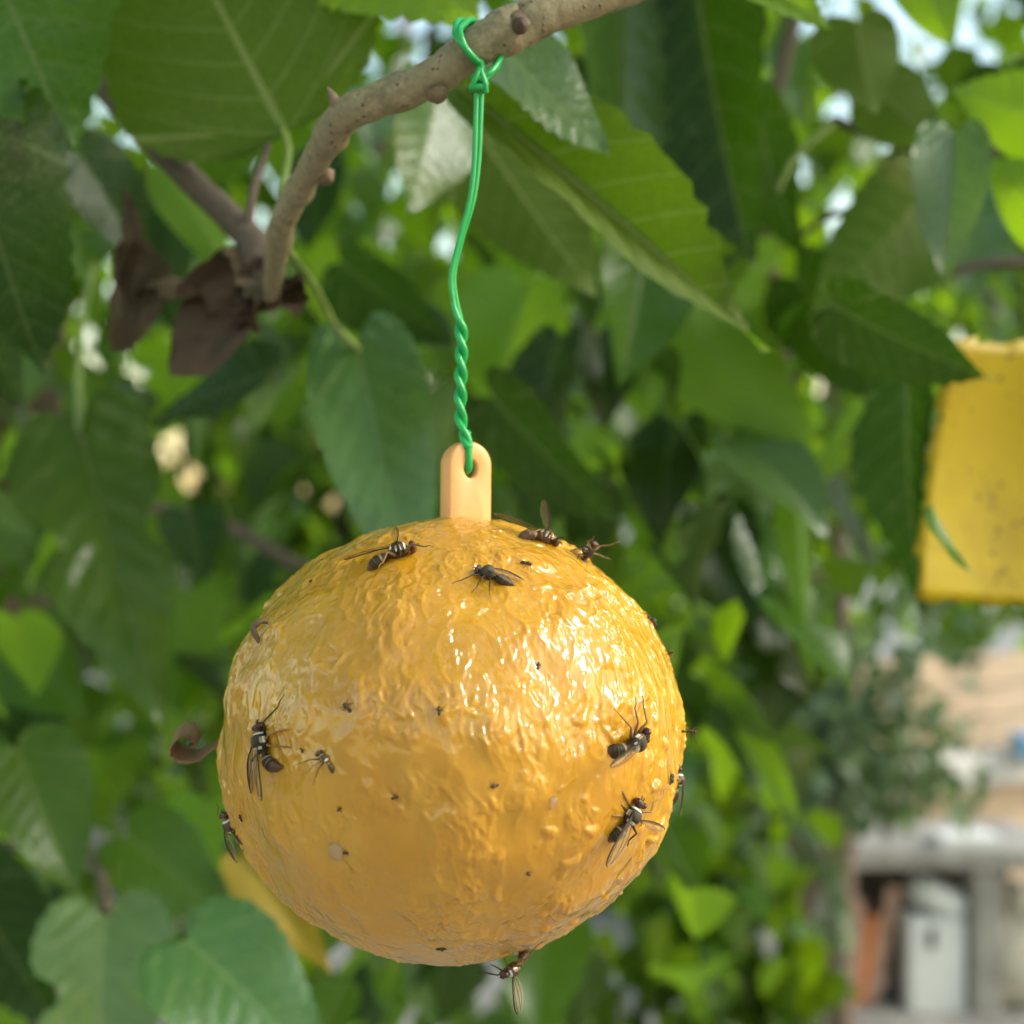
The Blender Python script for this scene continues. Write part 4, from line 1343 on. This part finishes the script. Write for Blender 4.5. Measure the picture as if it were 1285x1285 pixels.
place_fly(860, 992, (.10, -1, .1), 'fly clinging to the right rim of the ball seen edge on', L=.0070, roll=0, wings=((12, 8, .9), (12, 8, .9)), bend=.6, seed=9, lift=.0002, style='brown')
place_fly(656, 1224, (-.55, .25, -.45), 'fly hanging under the ball with one clear wing pointing down', L=.0072, roll=0, wings=((95, 60, 1.2), None), bend=1.2, seed=10, lift=.0018, style='brown')
place_fly(284, 1050, (-.45, -.85, -.1), 'fly clinging to the lower left rim of the ball', L=.0075, roll=25, wings=((14, 10, .95), (14, 4, .95)), bend=.5, seed=11, lift=.0003, style='brown')
place_fly(821, 774, (.5, .6, -.2), 'small dark fly on the upper right rim below the glare', L=.0030, wings=(None, None), bend=.3, seed=12, style='house', fat=1.3)
place_fly(842, 977, (-.9, .1), 'small black beetle beside the fly on the right rim', L=.0022, wings=(None, None), bend=.3, seed=13, style='house', fat=1.7, name='beetle', cat='beetle', group='insects stuck on the ball')
place_fly(872, 918, (1, .05, -.3), 'tiny gnat standing off the right rim of the ball', L=.0030, wings=(None, None), bend=.1, seed=14, fat=.6, name='gnat', cat='gnat', group='insects stuck on the ball', lift=.001)
place_fly(841, 820, (1, -.4, -.2), 'tiny gnat on the right rim beside the glare', L=.0020, wings=(None, None), bend=.1, seed=15, fat=.6, name='gnat', cat='gnat', group='insects stuck on the ball')

specks = [(437, 889, .0018, 'tiny black gnat above the small ant'), (551, 893, .0014, 'tiny gnat in the middle of the small glints'), (677, 835, .0012, 'tiny gnat left of the big glare'),
          (494, 1002, .0012, 'tiny gnat in the plain middle below the glints'), (303, 1027, .0013, 'tiny gnat below the large fly on the left'), (552, 1195, .0017, 'tiny gnat at the very bottom of the ball'),
          (660, 706, .0018, 'tiny gnat below the fly on the upper rim'), (622, 987, .0013, 'tiny gnat near the centre of the ball'), (433, 1071, .0012, 'tiny gnat beside the clear glue bead'),
          (665, 1100, .0010, 'tiny gnat on the lower right plain part'), (425, 1016, .0010, 'tiny gnat above the clear glue bead'), (380, 941, .0009, 'tiny gnat by the legs of the large left fly'),
          (390, 727, .0009, 'tiny gnat on the upper left shoulder of the ball')]
rr = random.Random(5)
for k, (px, py, L, lab) in enumerate(specks):
    a = rr.uniform(0, 6.28)
    place_fly(px, py, (math.cos(a), math.sin(a)), lab, L=L, wings=(None, None), bend=.5, seed=40 + k, style='house', fat=1.2, name='gnat', cat='gnat', group='gnats stuck on the ball')

# bits of plant stuck to the ball
p, n = ball_hit(325, 795)
path = [P(318, 786, p.y - .0015), P(322, 800, p.y - .0018), P(329, 812, p.y - .002)]
pts = catmull([tuple(P(336, 782, p.y - .0006)), tuple(P(326, 780, p.y - .0012)), tuple(P(318, 788, p.y - .0014)), tuple(P(322, 800, p.y - .0014)), tuple(P(331, 815, p.y - .0012))], 30)
V, F = tube(pts - np.array(p), np.interp(np.linspace(0, 1, 30), [0, .3, .6, 1], [.00022, .0006, .00062, .0003]), 9, True, .1)
o = link('stalk_bit', mesh_np('stalk_bit', V, F), M['bud']); o.location = p
tag(o, 'small bent brown stalk stuck on the upper left of the ball', 'stalk')

# dry leaf strip curled up at the left rim
pc = catmull([(286, 926), (268, 936), (250, 946), (232, 947), (220, 938), (220, 925), (230, 917), (242, 919), (247, 928), (240, 934)], 60)
org = P(262, 935, .252)
V, UV = [], []
for i, (x, y) in enumerate(pc):
    t = i / 59
    wd = .0040 * (math.sin(math.pi * (.15 + .75 * t)) ** .7)
    for j in range(7):
        f = j / 6 - .5
        rag = 1 + .18 * math.sin(i * 1.7 + j * 2.1) * abs(f)
        V.append(P(x + 9 * f + 2.2 * math.sin(5 * f + i * .3), y - 20 * f * (.4 + .6 * math.sin(math.pi * t)), .252 + f * wd * 2 * rag) - org); UV.append((f * .8, t))
F = [(i * 7 + j, i * 7 + j + 1, (i + 1) * 7 + j + 1, (i + 1) * 7 + j) for i in range(59) for j in range(6)]
me = mesh_np('dried_leaf', V, F, uv=UV)
me.materials.append(M['leaf_tan'])
o = link('dried_leaf', me)
o.location = org
sol = o.modifiers.new('thickness', 'SOLIDIFY'); sol.thickness = .00035
tag(o, 'curled dry brown leaf stuck to the left rim of the ball', 'dry leaf')
